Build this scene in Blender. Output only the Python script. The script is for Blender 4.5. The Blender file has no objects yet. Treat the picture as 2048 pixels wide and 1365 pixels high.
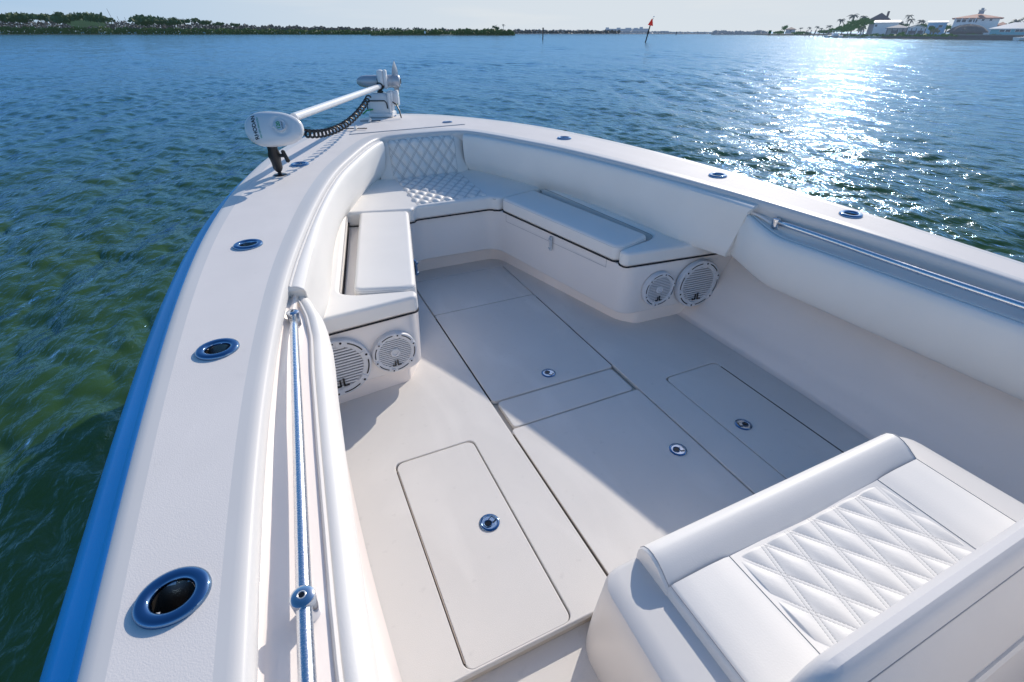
import bpy, bmesh, math, random
import numpy as np
from mathutils import Vector, Matrix, noise as mnoise

random.seed(7)
rng = np.random.default_rng(7)
S = bpy.context.scene
COL = S.collection
R = math.radians

# ------------------------------------------------------------------ camera frame (metres, bow = +Y, starboard = +X, sole = z 0)
CAM = Vector((-1.095, 0.0, 1.60))
PITCH, YAW = R(32.52), R(24.98)
FW = Vector((math.sin(YAW), math.cos(YAW), 0)); RT = Vector((math.cos(YAW), -math.sin(YAW), 0))
SEA = -0.55

def shore(t, d, z=SEA):
    """a point ashore: bearing t (photo pixel column of its bearing), depth d in metres, height z above the sea"""
    p = CAM + FW * d + RT * (d * (t - 1024) / 1150.4)
    return Vector((p.x, p.y, SEA + z))

# ------------------------------------------------------------------ node helpers
def nodes(m):
    return m.node_tree.nodes, m.node_tree.links

def mat(name, col, rough=0.5, metal=0.0, bump=None, var=None, coat=0.0, spec=0.5, rvar=None):
    """principled material; bump=(scale, strength, distance), var=(scale, amount) tints the colour by noise"""
    m = bpy.data.materials.new(name); m.use_nodes = True
    N, L = nodes(m); b = N['Principled BSDF']
    b.inputs['Base Color'].default_value = (*col, 1); b.inputs['Roughness'].default_value = rough
    b.inputs['Metallic'].default_value = metal; b.inputs['Coat Weight'].default_value = coat
    b.inputs['Coat Roughness'].default_value = 0.08
    b.inputs['Specular IOR Level'].default_value = spec
    g = N.new('ShaderNodeNewGeometry')
    if var:
        n = N.new('ShaderNodeTexNoise'); n.inputs['Scale'].default_value = var[0]; n.inputs['Detail'].default_value = 5
        L.new(g.outputs['Position'], n.inputs['Vector'])
        r = N.new('ShaderNodeMapRange'); r.inputs['From Min'].default_value = .3; r.inputs['From Max'].default_value = .7
        r.inputs['To Min'].default_value = 1 - var[1]; r.inputs['To Max'].default_value = 1 + var[1] * .3
        L.new(n.outputs['Fac'], r.inputs['Value'])
        mx = N.new('ShaderNodeVectorMath'); mx.operation = 'SCALE'; mx.inputs[0].default_value = col
        L.new(r.outputs['Result'], mx.inputs['Scale']); L.new(mx.outputs['Vector'], b.inputs['Base Color'])
    if rvar:
        n = N.new('ShaderNodeTexNoise'); n.inputs['Scale'].default_value = rvar[0]; n.inputs['Detail'].default_value = 4
        L.new(g.outputs['Position'], n.inputs['Vector'])
        r = N.new('ShaderNodeMapRange'); r.inputs['From Min'].default_value = .3; r.inputs['From Max'].default_value = .7
        r.inputs['To Min'].default_value = max(0, rough - rvar[1]); r.inputs['To Max'].default_value = rough + rvar[1]
        L.new(n.outputs['Fac'], r.inputs['Value']); L.new(r.outputs['Result'], b.inputs['Roughness'])
    if bump:
        n = N.new('ShaderNodeTexNoise'); n.inputs['Scale'].default_value = bump[0]; n.inputs['Detail'].default_value = 3
        L.new(g.outputs['Position'], n.inputs['Vector'])
        u = N.new('ShaderNodeBump'); u.inputs['Strength'].default_value = bump[1]; u.inputs['Distance'].default_value = bump[2]
        L.new(n.outputs['Fac'], u.inputs['Height']); L.new(u.outputs['Normal'], b.inputs['Normal'])
    return m

def mat_leaf(name, dark, light, rough=.6):
    """foliage whose leaf faces vary between two colours (attribute 'shade' on the faces)"""
    m = bpy.data.materials.new(name); m.use_nodes = True
    N, L = nodes(m); b = N['Principled BSDF']; b.inputs['Roughness'].default_value = rough
    b.inputs['Specular IOR Level'].default_value = .2
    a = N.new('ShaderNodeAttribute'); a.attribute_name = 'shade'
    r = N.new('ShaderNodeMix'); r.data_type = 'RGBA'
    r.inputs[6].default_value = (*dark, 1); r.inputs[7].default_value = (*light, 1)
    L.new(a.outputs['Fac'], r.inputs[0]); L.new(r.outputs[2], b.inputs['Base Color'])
    return m

def mat_quilt(name, col, dashed=True):
    """vinyl with two rows of dashed grey stitches beside every seam; qa, qb are the seam coordinates"""
    m = bpy.data.materials.new(name); m.use_nodes = True
    N, L = nodes(m); b = N['Principled BSDF']; b.inputs['Roughness'].default_value = .5; b.inputs['Specular IOR Level'].default_value = .3
    def M(op, a, c=None, d=None):
        n = N.new('ShaderNodeMath'); n.operation = op
        for i, v in enumerate((a, c, d)):
            if v is None: continue
            if isinstance(v, (int, float)): n.inputs[i].default_value = v
            else: L.new(v, n.inputs[i])
        return n.outputs[0]
    at = []
    for k in ('qa', 'qb'):
        a = N.new('ShaderNodeAttribute'); a.attribute_name = k; at.append(a.outputs['Fac'])
    lines = []
    for p, q in ((0, 1), (1, 0)):
        f = M('SUBTRACT', M('FRACT', M('ADD', at[p], .5)), .5)
        d = M('ABSOLUTE', M('SUBTRACT', M('ABSOLUTE', f), .06))
        near = M('LESS_THAN', d, .011 if dashed else .024)
        dash = M('LESS_THAN', M('FRACT', M('MULTIPLY', at[q], 13.0)), .72 if dashed else 2)
        lines.append(M('MULTIPLY', near, dash))
    s = M('MULTIPLY', M('MAXIMUM', *lines), .5)
    mx = N.new('ShaderNodeMix'); mx.data_type = 'RGBA'
    mx.inputs[6].default_value = (*col, 1); mx.inputs[7].default_value = (.12, .12, .14, 1)
    L.new(s, mx.inputs[0]); L.new(mx.outputs[2], b.inputs['Base Color'])
    g = N.new('ShaderNodeNewGeometry'); n = N.new('ShaderNodeTexNoise'); n.inputs['Scale'].default_value = 260
    L.new(g.outputs['Position'], n.inputs['Vector'])
    u = N.new('ShaderNodeBump'); u.inputs['Strength'].default_value = .12; u.inputs['Distance'].default_value = .002
    L.new(n.outputs['Fac'], u.inputs['Height']); L.new(u.outputs['Normal'], b.inputs['Normal'])
    return m

M = dict(
    gel=mat('gelcoat_white', (.68, .665, .655), .38, var=(3, .03), spec=.2),
    gel2=mat('gelcoat_console', (.86, .83, .80), .35, var=(3, .03), spec=.3),
    deckskid=mat('nonskid_deck', (.81, .765, .735), .62, bump=(420, .22, .002), var=(5, .03), spec=.15),
    sole=mat('nonskid_sole', (.755, .725, .695), .55, bump=(380, .25, .002), var=(2.2, .05), spec=.25),
    gutter=mat('gelcoat_gutter', (.62, .55, .46), .4),
    liner=mat('gelcoat_liner', (.97, .885, .83), .3, coat=.2, var=(2, .03)),
    box=mat('gelcoat_box', (.88, .825, .79), .28, coat=.25, var=(2, .03)),
    rail_shade_blue=mat('rub_rail_shade_blue', (.0, .48, 1.0), .22, var=(3, .10), spec=.45),  # white edge in shade: the blue skylight is put into its colour
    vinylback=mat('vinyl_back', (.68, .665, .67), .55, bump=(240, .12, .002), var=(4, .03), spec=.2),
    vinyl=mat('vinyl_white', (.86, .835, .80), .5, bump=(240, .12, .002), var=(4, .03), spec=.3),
    piping=mat('vinyl_piping', (.74, .71, .68), .4),
    bright=mat('stainless_bright', (.62, .66, .72), .12, 1.0), steel=mat('stainless_sky_tint', (.18, .29, .45), .05, 1.0, rvar=(60, .04)),  # polished steel: blue of the reflected sky put into the metal colour
    brushed=mat('stainless_brushed', (.78, .80, .84), .24, 1.0, bump=(500, .10, .0006), rvar=(300, .1)),
    darksteel=mat('stainless_inside', (.16, .14, .12), .25, .8),
    hinge=mat('hinge_bronze', (.11, .09, .08), .5, .3),
    black=mat('black_rubber', (.012, .012, .014), .45, bump=(90, .1, .002)),
    blackgloss=mat('black_gloss', (.008, .008, .01), .2),
    seam=mat('seam_shadow_dark', (.02, .02, .025), .9),
    seamgrey=mat('seam_grey', (.40, .39, .40), .8),
    speaker=mat('speaker_plastic', (.68, .69, .72), .4),
    motorwhite=mat('motor_white', (.78, .77, .77), .28, coat=.3),
    motorgrey=mat('motor_grey', (.50, .51, .54), .32, .3),
    green=mat('decal_green', (.02, .33, .06), .4), teal=mat('decal_teal', (.03, .36, .28), .4),
    cone=mat('speaker_cone', (.22, .22, .23), .6), badge=mat('badge_silver', (.66, .68, .70), .3, .3),
    cream=mat('cord_cream', (.75, .74, .72), .5),
)

def smears(m, amount=.10):
    """dried salt wipe marks and faint foot scuffs over a base colour"""
    N, L = nodes(m); b = N['Principled BSDF']; src = b.inputs['Base Color'].links[0].from_socket
    g = N.new('ShaderNodeNewGeometry'); mp = N.new('ShaderNodeMapping'); mp.inputs['Rotation'].default_value = (0, 0, .7); mp.inputs['Scale'].default_value = (1, .38, 1); L.new(g.outputs['Position'], mp.inputs['Vector'])
    t = N.new('ShaderNodeTexNoise'); t.inputs['Scale'].default_value = 2.6; t.inputs['Detail'].default_value = 7; t.inputs['Distortion'].default_value = 1.1; L.new(mp.outputs['Vector'], t.inputs['Vector'])
    r = N.new('ShaderNodeMapRange'); r.inputs['From Min'].default_value = .52; r.inputs['From Max'].default_value = .78; r.inputs['To Min'].default_value = 1; r.inputs['To Max'].default_value = 1 + amount; L.new(t.outputs['Fac'], r.inputs['Value'])
    t2 = N.new('ShaderNodeTexNoise'); t2.inputs['Scale'].default_value = 24; t2.inputs['Detail'].default_value = 6; L.new(g.outputs['Position'], t2.inputs['Vector'])
    r2 = N.new('ShaderNodeMapRange'); r2.inputs['From Min'].default_value = .64; r2.inputs['From Max'].default_value = .74; r2.inputs['To Min'].default_value = 1; r2.inputs['To Max'].default_value = 1 - amount * .55; L.new(t2.outputs['Fac'], r2.inputs['Value'])
    p = N.new('ShaderNodeMath'); p.operation = 'MULTIPLY'; L.new(r.outputs[0], p.inputs[0]); L.new(r2.outputs[0], p.inputs[1])
    v = N.new('ShaderNodeVectorMath'); v.operation = 'SCALE'; L.new(src, v.inputs[0]); L.new(p.outputs[0], v.inputs['Scale']); L.new(v.outputs[0], b.inputs['Base Color'])
smears(M['sole'], .12); smears(M['deckskid'], .05); smears(M['liner'], .05)

# ------------------------------------------------------------------ object helpers
def worg(o):
    v = Vector((0, 0, 0))
    while o is not None:
        v += o.location; o = o.parent
    return v

def tag(o, label=None, cat=None, group=None, kind=None):
    if label: o['label'] = label
    if cat: o['category'] = cat
    if group: o['group'] = group
    if kind: o['kind'] = kind
    return o

def empty(name, loc, label=None, cat=None, group=None):
    o = bpy.data.objects.new(name, None); o.location = loc; o.empty_display_size = .1
    COL.objects.link(o)
    return tag(o, label, cat, group)

def link(name, me, mats, parent=None, loc=None, smooth=True):
    """loc None: mesh is in world coordinates; else mesh is local about loc"""
    o = bpy.data.objects.new(name, me)
    for m in (mats if isinstance(mats, (list, tuple)) else [mats]):
        me.materials.append(m)
    base = worg(parent)
    if parent is not None: o.parent = parent
    if loc is None:
        me.transform(Matrix.Translation(-base))
    else:
        o.location = Vector(loc) - base
    if smooth is True: me.polygons.foreach_set('use_smooth', [True] * len(me.polygons))
    COL.objects.link(o)
    if smooth == 'auto':
        me.polygons.foreach_set('use_smooth', [True] * len(me.polygons))
        try:
            me.set_sharp_from_angle(angle=R(38))
        except Exception:
            pass
    return o

class MB:
    """collects shapes into one mesh"""
    def __init__(s): s.v, s.f, s.mi, s.cur = [], [], [], 0
    def add(s, vs, fs):
        k = len(s.v); s.v += [tuple(v) for v in vs]
        for f in fs: s.f.append(tuple(i + k for i in f)); s.mi.append(s.cur)
    def box(s, c, d, rz=0, M4=None):
        x, y, z = d[0] / 2, d[1] / 2, d[2] / 2
        vs = [Vector((sx * x, sy * y, sz * z)) for sz in (-1, 1) for sy in (-1, 1) for sx in (-1, 1)]
        Q = M4 if M4 is not None else Matrix.Rotation(rz, 3, 'Z')
        s.add([Q @ v + Vector(c) for v in vs], [(0, 2, 3, 1), (4, 5, 7, 6), (0, 1, 5, 4), (2, 6, 7, 3), (0, 4, 6, 2), (1, 3, 7, 5)])
    def loft(s, secs, closed=False, cap0=False, cap1=False):
        n = len(secs[0]); vs = [p for q in secs for p in q]; fs = []
        for i in range(len(secs) - 1):
            for j in range(n if closed else n - 1):
                a, b = i * n + j, i * n + (j + 1) % n
                fs.append((a, b, b + n, a + n))
        if cap0: fs.append(tuple(range(n - 1, -1, -1)))
        if cap1: fs.append(tuple((len(secs) - 1) * n + j for j in range(n)))
        s.add(vs, fs)
    def tube(s, pts, r, n=10, caps=True):
        pts = [Vector(p) for p in pts]; rr = r if isinstance(r, (list, tuple)) else [r] * len(pts)
        secs = []; up = None
        for i, p in enumerate(pts):
            t = (pts[min(i + 1, len(pts) - 1)] - pts[max(i - 1, 0)]).normalized()
            if up is None:
                up = Vector((0, 0, 1)) if abs(t.z) < .9 else Vector((1, 0, 0))
            x = (up - t * up.dot(t)).normalized(); y = t.cross(x); up = x
            secs.append([p + (x * math.cos(a) + y * math.sin(a)) * rr[i] for a in [2 * math.pi * k / n for k in range(n)]])
        s.loft(secs, True, caps, caps)
    def lathe(s, prof, n=32, Q=None, c=(0, 0, 0), sx=1, sy=1):
        """prof = [(r, z)...] turned about local z"""
        Q = Q or Matrix.Identity(3); c = Vector(c); secs = []
        for r, z in prof:
            secs.append([Q @ Vector((r * sx * math.cos(2 * math.pi * k / n), r * sy * math.sin(2 * math.pi * k / n), z)) + c for k in range(n)])
        s.loft(secs, True)
    def ball(s, c, r, n=10):
        r = r if isinstance(r, (tuple, list)) else (r, r, r); c = Vector(c)
        secs = [[c + Vector((r[0] * math.sin(p) * math.cos(a), r[1] * math.sin(p) * math.sin(a), -r[2] * math.cos(p)))
                 for a in [2 * math.pi * k / n for k in range(n)]] for p in [math.pi * (i + .001) / (n // 2 + .002) for i in range(n // 2 + 1)]]
        s.loft(secs, True)
    def mesh(s, name):
        me = bpy.data.meshes.new(name); me.from_pydata(s.v, [], s.f); me.update()
        if any(s.mi): me.polygons.foreach_set('material_index', s.mi)
        bm = bmesh.new(); bm.from_mesh(me); bmesh.ops.recalc_face_normals(bm, faces=bm.faces); bm.to_mesh(me); bm.free()
        return me
    def build(s, name, m, parent=None, loc=None, smooth='auto'):
        return link(name, s.mesh(name), m, parent, loc, smooth)

def eval_mesh(o):
    dg = bpy.context.evaluated_depsgraph_get(); dg.update()
    me = bpy.data.meshes.new_from_object(o.evaluated_get(dg))
    dat = o.data; bpy.data.objects.remove(o); bpy.data.curves.remove(dat)
    me.materials.clear()
    return me

def prism(name, loops, z0, z1, m, parent=None, bevel=.004, res=2, zfun=None, smooth='auto', mat_index=None):
    """flat-plan solid with rounded edges from 2-D loops (first = outline, rest = holes)"""
    cu = bpy.data.curves.new(name, 'CURVE'); cu.dimensions = '2D'; cu.fill_mode = 'BOTH'
    for lp in loops:
        sp = cu.splines.new('POLY'); sp.points.add(len(lp) - 1); sp.use_cyclic_u = True
        for i, p in enumerate(lp): sp.points[i].co = (p[0], p[1], 0, 1)
    cu.extrude = (z1 - z0) / 2 - bevel; cu.bevel_depth = bevel; cu.bevel_resolution = res; cu.offset = -bevel
    o = bpy.data.objects.new(name, cu); COL.objects.link(o)
    me = eval_mesh(o); me.name = name
    me.transform(Matrix.Translation((0, 0, (z0 + z1) / 2)))
    bm = bmesh.new(); bm.from_mesh(me); bmesh.ops.remove_doubles(bm, verts=bm.verts, dist=1e-5)
    if zfun:
        for v in bm.verts: v.co.z += zfun(v.co.x, v.co.y)
    bmesh.ops.recalc_face_normals(bm, faces=bm.faces); bm.to_mesh(me); bm.free()
    o = link(name, me, m, parent, None, True)
    me.set_sharp_from_angle(angle=R(50))
    w = o.modifiers.new('normals', 'WEIGHTED_NORMAL'); w.mode = 'FACE_AREA'; w.weight = 100; w.keep_sharp = True
    return o

def rrect(x0, x1, y0, y1, r, n=5):
    r = r if isinstance(r, (list, tuple)) else [r] * 4
    out = []
    for (cx, cy, a, q) in ((x1 - r[0], y1 - r[0], 0, r[0]), (x0 + r[1], y1 - r[1], 90, r[1]), (x0 + r[2], y0 + r[2], 180, r[2]), (x1 - r[3], y0 + r[3], 270, r[3])):
        for k in range(n + 1):
            t = R(a + 90 * k / n); out.append((cx + q * math.cos(t), cy + q * math.sin(t)))
    return out

def rpoly(pts, rad, n=5):
    """polygon with rounded corners"""
    out = []; N = len(pts)
    for i in range(N):
        p = Vector(pts[i]); a = (Vector(pts[i - 1]) - p); b = (Vector(pts[(i + 1) % N]) - p)
        r = rad[i] if isinstance(rad, (list, tuple)) else rad
        la, lb = a.length, b.length; a.normalize(); b.normalize()
        r = min(r, la * .45, lb * .45)
        if r < 1e-4: out.append(tuple(p)); continue
        A, B = p + a * r, p + b * r
        for k in range(n + 1):
            t = k / n; out.append(tuple(A * (1 - t) ** 2 + p * 2 * t * (1 - t) + B * t * t))
    return out

def text_mesh(body, size):
    cu = bpy.data.curves.new('lettering', 'FONT'); cu.body = body; cu.size = size; cu.align_x = 'CENTER'; cu.align_y = 'CENTER'
    cu.resolution_u = 3; cu.offset = size * .022
    o = bpy.data.objects.new('lettering', cu); COL.objects.link(o)
    return eval_mesh(o)

def grid_mesh(P, name, attrs=None):
    """P: array (nu, nv, 3)"""
    nu, nv = P.shape[:2]
    idx = np.arange(nu * nv).reshape(nu, nv)
    q = np.stack([idx[:-1, :-1], idx[1:, :-1], idx[1:, 1:], idx[:-1, 1:]], -1).reshape(-1, 4)
    me = bpy.data.meshes.new(name)
    me.vertices.add(nu * nv); me.vertices.foreach_set('co', P.reshape(-1).astype(np.float32))
    me.loops.add(q.size); me.loops.foreach_set('vertex_index', q.reshape(-1).astype(np.int32))
    me.polygons.add(len(q)); me.polygons.foreach_set('loop_start', np.arange(0, q.size, 4, dtype=np.int32))
    me.update(calc_edges=True); me.validate()
    for k, a in (attrs or {}).items():
        at = me.attributes.new(k, 'FLOAT', 'POINT'); at.data.foreach_set('value', a.reshape(-1).astype(np.float32))
    return me

def smoothstep(a, b, x):
    t = min(1, max(0, (x - a) / (b - a))); return t * t * (3 - 2 * t)

# ================================================================== THE BOAT
boat = empty('boat', (0, 1.5, SEA), 'white centre console boat seen from its helm over bow seats, hatches and rod holders', 'boat')

def zg(y):                                   # sheer: deck height along the boat
    return .80 + .03 * y

PAIR = [((1.50, -2.4), (1.27, -2.4)), ((1.545, -1.2), (1.30, -1.2)), ((1.575, 0), (1.31, 0)), ((1.578, .6), (1.295, .55)), ((1.573, 1.2), (1.25, 1.13)), ((1.55, 1.8), (1.163, 1.74)),
        ((1.50, 2.35), (1.055, 2.24)), ((1.41, 2.9), (.92, 2.75)), ((1.30, 3.35), (.775, 3.19)), ((1.175, 3.74), (.615, 3.55)),
        ((1.00, 4.12), (.475, 3.83)), ((.80, 4.43), (.375, 3.985)), ((.57, 4.71), (.29, 4.045)), ((.34, 4.91), (.18, 4.065)), ((.14, 5.02), (.08, 4.07)), ((0, 5.045), (0, 4.07))]
ctrl = np.array([[*a, *b] for a, b in PAIR]); mir = ctrl[::-1][1:].copy(); mir[:, 0] *= -1; mir[:, 2] *= -1
ctrl = np.vstack([ctrl, mir])                # starboard stern -> bow -> port stern
def catmull(C, per):
    out = []
    for i in range(len(C) - 1):
        p0, p1, p2, p3 = C[max(i - 1, 0)], C[i], C[i + 1], C[min(i + 2, len(C) - 1)]
        for k in range(per):
            t = k / per
            out.append(.5 * ((2 * p1) + (-p0 + p2) * t + (2 * p0 - 5 * p1 + 4 * p2 - p3) * t * t + (-p0 + 3 * p1 - 3 * p2 + p3) * t ** 3))
    out.append(C[-1]); return np.array(out)
EDGE = catmull(ctrl, 26)
_h = EDGE[:len(EDGE) // 2 + 1]
def lip(y): return float(np.interp(y, _h[:, 3], _h[:, 2]))
def outer(y): return float(np.interp(y, _h[:, 1], _h[:, 0]))

HOLD = [(-1.41, .637), (-1.366, 1.387), (-1.277, 2.159), (-.967, 3.40), (1.41, .637), (1.40, 1.42), (1.30, 2.2), (.963, 3.46)]

# deck: a fine loft so that the rod holders sit in real holes
secs = []; skid = []
for ox, oy, ix, iy in EDGE:
    O, I = Vector((ox, oy, 0)), Vector((ix, iy, 0)); n = (O - I); w = n.length; n.normalize()
    z = zg(iy)
    prof = [(.012, -.075), (.001, -.045), (0, -.022), (.004, -.010), (.011, -.003), (.024, 0)]
    K = 22
    for k in range(1, K + 1):
        prof.append((.024 + (w - .076 - .024) * k / K, 0))
    prof += [(w - .062, -.001), (w - .054, -.005)]
    sec = []
    for d, dz in prof:
        p = I + n * d; zz = zg(p.y) if d > .02 else z
        sec.append((p.x, p.y, zz + dz))
    secs.append(sec)
n = len(secs[0]); V = [p for q in secs for p in q]; F = []; MI = []
for i in range(len(secs) - 1):
    for j in range(n - 1):
        f = (i * n + j, i * n + j + 1, (i + 1) * n + j + 1, (i + 1) * n + j)
        cut = False
        for hx, hy in HOLD:
            dd = [math.hypot(V[k][0] - hx, V[k][1] - hy) for k in f]
            cx = sum(V[k][0] for k in f) / 4 - hx; cy = sum(V[k][1] for k in f) / 4 - hy
            if max(dd) < .047 and math.hypot(cx, cy) < .040: cut = True
        if cut: continue
        F.append(f); MI.append(1 if 8 <= j <= n - 6 else 0)
me = bpy.data.meshes.new('deck'); me.from_pydata(V, [], F); me.polygons.foreach_set('material_index', MI); me.update()
bm = bmesh.new(); bm.from_mesh(me); bmesh.ops.recalc_face_normals(bm, faces=bm.faces)
if sum(f.normal.z for f in bm.faces) < 0: bmesh.ops.reverse_faces(bm, faces=bm.faces)
bm.to_mesh(me); bm.free()
deck = link('deck', me, [M['gel'], M['deckskid']], boat)
deck['label'] = 'white non-skid side decks and foredeck'

# rub rail / outer flange, then the hull side
mb = MB(); hb = MB(); rs = []; hs = []
for ox, oy, ix, iy in EDGE:
    O, I = Vector((ox, oy, 0)), Vector((ix, iy, 0)); nn = (O - I).normalized(); z = zg(oy); rq = 1 - .55 * smoothstep(2.6, 4.6, oy)
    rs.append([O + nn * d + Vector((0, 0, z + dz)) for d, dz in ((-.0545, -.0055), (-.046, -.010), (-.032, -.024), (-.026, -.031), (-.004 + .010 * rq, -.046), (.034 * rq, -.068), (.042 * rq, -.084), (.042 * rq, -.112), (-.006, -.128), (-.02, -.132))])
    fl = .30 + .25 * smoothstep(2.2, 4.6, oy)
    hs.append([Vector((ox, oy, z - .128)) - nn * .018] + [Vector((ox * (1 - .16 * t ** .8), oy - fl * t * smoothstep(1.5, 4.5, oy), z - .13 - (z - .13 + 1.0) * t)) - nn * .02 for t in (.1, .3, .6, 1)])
mb.loft(rs); mb.build('rub_rail', M['rail_shade_blue'], boat, smooth='auto')
hb.loft(hs); hb.build('hull', M['gel'], boat, smooth=True)

# ---- sole with rounded hatch openings
def mirror(pts): return [(-x, y) for x, y in pts]
G = .0045
HAT = dict(port=(-.925, -.565, .672, 1.577), star=(.565, .925, .672, 1.577))
out_loop = rpoly([(-1.16, .667), (1.16, .667), (1.16, 2.16), (.80, 2.4), (.50, 3.62), (-.50, 3.62), (-.80, 2.4), (-1.16, 2.16)], .01)
centre = [(-.375, .667 + .03), (.375, .667 + .03), (.375, 1.563), (.375, 1.79), (.375, 3.34), (-.375, 3.34)]
holes = [rrect(-.375 - G, .375 + G, .70, 3.34, .012)]
for k in ('port', 'star'):
    a = HAT[k]; holes.append(rrect(a[0] - G, a[1] + G, a[2] + .004, a[3] + G, .03))
# the side hatches reach the aft edge of the raised sole: keep a sliver of gutter behind them
prism('sole', [out_loop] + holes, -.024, 0, M['sole'], boat, .004)['label'] = 'cream non-skid cockpit sole with hatch openings'
g = MB(); g.box((0, 2.14, -.032), (2.3, 2.94, .014)); g.build('hatch_gutter', M['gutter'], boat)
g = MB(); g.box((0, -.35, -.068), (2.4, 2.06, .03)); g.build('aft_sole', M['sole'], boat)
st = MB(); st.box((0, .676, -.036), (2.3, .012, .03)); st.build('sole_riser', M['gutter'], boat)

def latch(parent, x, y, rot):
    Q = Matrix.Rotation(rot, 3, 'Z')
    b = MB(); b.lathe([(.0395, 0), (.0395, .0025), (.037, .0045), (.0315, .005), (.030, .0035), (.0295, .002)], 40, Q)
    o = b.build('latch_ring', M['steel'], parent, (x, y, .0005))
    # paddle: disc with finger hole and squared tongue
    b = MB(); b.lathe([(.0295, .002), (.0, .002)], 40, Q); 
    b.cur = 1
    b.lathe([(.0165, .0045), (.0155, .0052), (.0135, .0045), (.013, .0025)], 24, Q, Q @ Vector((-.008, 0, 0)))
    b.cur = 2
    b.lathe([(.0132, .0026), (0, .0026)], 24, Q, Q @ Vector((-.008, 0, 0)))
    b.box(Q @ Vector((.017, 0, .0024)), (.018, .027, .002), M4=Q)
    b.cur = 0
    b.box(Q @ Vector((.0155, 0, .0038)), (.014, .019, .003), M4=Q)
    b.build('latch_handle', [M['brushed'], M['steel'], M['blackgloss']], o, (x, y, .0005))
    return o

def hatch(name, x0, x1, y0, y1, rad, label, lt=None, z=.0):
    o = prism(name, [rrect(x0 + G * .3, x1 - G * .3, y0 + G * .3, y1 - G * .3, rad)], -.022, z, M['sole'], boat, .004)
    o['label'] = label
    return o
h_fix = hatch('floor_panel', -.372, .372, 2.786, 3.335, .01, 'fixed sole panel between the bow seats')
h_fwd = hatch('hatch', -.372, .372, 1.788, 2.780, [.012, .012, .02, .02], 'forward centre hatch lid')
h_strip = hatch('floor_panel', -.352, .352, 1.572, 1.779, .02, 'narrow cross strip between the centre hatches')
h_aft = hatch('hatch', -.372, .372, .704, 1.566, [.015, .02, .012, .012], 'large aft centre hatch lid')
h_port = hatch('hatch', *HAT['port'], [.035, .035, .025, .03], 'port side hatch lid in full sun')
h_star = hatch('hatch', *HAT['star'], .035, 'starboard side hatch lid in shade')
latch(boat, -.666, 1.127, R(25)).parent = boat
for p, x, y, r in ((h_fwd, .008, 1.887, R(-60)), (h_aft, .26, 1.124, R(-20)), (h_star, .66, 1.121, R(160))):
    latch(p, x, y, r)
for x, y0, y1 in ((-.9265, .70, 1.53), (-.3725, .75, 1.53), (.9265, .70, 1.53), (-.3735, 1.81, 2.74), (.3735, 1.81, 2.74)):
    b = MB(); c = 'hinge' if y0 < 1 else 'seam'
    rr = .0042 if y0 < 1 else .003
    zz = -.003 if y0 < 1 else -.006
    b.tube([(x, y0 + (y1 - y0) * k / 12, zz) for k in range(13)], rr, 8)
    b.build('hinge' if y0 < 1 else 'gasket', M[c], boat)

# ---- seat boxes: one U-shaped moulding; the whole bow seat climbs gently towards the bow
def zs(y): return .528 + .030 * max(0, min(y, 3.36) - 2.13) + .063 * max(0, y - 3.36)
def seat_line(y, off=0):                      # inner face of the seat box on the starboard side
    return .64 + (y - 2.10) * (.335 - .64) / (3.33 - 2.10) + off
def wallx(z):                                 # flared cockpit side below the bolsters
    return 1.152 + .29 * (max(z, 0) / .42) ** .9 if z > 0 else 1.152
IN = rpoly([(1.46, 2.045), (.64, 2.10), (.335, 3.375), (-.322, 3.385), (-.64, 2.11), (-1.46, 2.055), (-1.2, 3.2), (-.5, 4.14), (.5, 4.14), (1.2, 3.2)], [.0, .09, .11, .09, .09, 0, 0, 0, 0, 0], 8)
box = prism('seat_box', [IN], .105, .425, M['box'], boat, .012, 3, lambda x, y: zs(y) - .528)
box['label'] = 'moulded white U-shaped bow seat base'
KI = rpoly([(1.22, 2.11), (.785, 2.128), (.70, 2.22), (.40, 3.515), (-.33, 3.515), (-.62, 2.28), (-.705, 2.148), (-1.22, 2.09), (-1.2, 3.2), (-.5, 4.1), (.5, 4.1), (1.2, 3.2)], [0, .03, .05, .12, .10, .05, .03, 0, 0, 0, 0, 0], 6)
prism('toe_kick', [KI], -.002, .135, M['liner'], boat, .003)
# lid under the hatch cushions: seam line on the inner face, and the clear latch
for s in (1, -1):
    def face(y, z, off=.0015): return (s * (seat_line(y) - .003 - off), y, z + zs(y) - .528)
    b = MB(); ys = np.linspace(2.26, 3.22, 12)
    for a, c in zip(ys[:-1], ys[1:]):
        b.add([face(a, .372), face(c, .372), face(c, .3745), face(a, .3745)], [(0, 1, 2, 3)])
    for y in (2.26, 3.22): b.add([face(y, .372), face(y + .003, .372), face(y + .003, .424), face(y, .424)], [(0, 1, 2, 3)])
    b.build('lid_seam', M['seamgrey'] if s > 0 else M['seamgrey'], box, smooth=False)
    b = MB(); yy = 2.74
    b.box((s * (seat_line(yy) - .010), yy, 0.383), (.012, .03, .095), rz=-s * math.atan(.248))
    b.box((s * (seat_line(yy) - .018), yy, 0.413), (.010, .036, .012), rz=-s * math.atan(.248))
    b.box((s * (seat_line(yy) - .018), yy, 0.348), (.008, .034, .010), rz=-s * math.atan(.248))
    b.build('lid_latch', M['steel'] if s < 0 else M['badge'], box, smooth=False)

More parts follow.
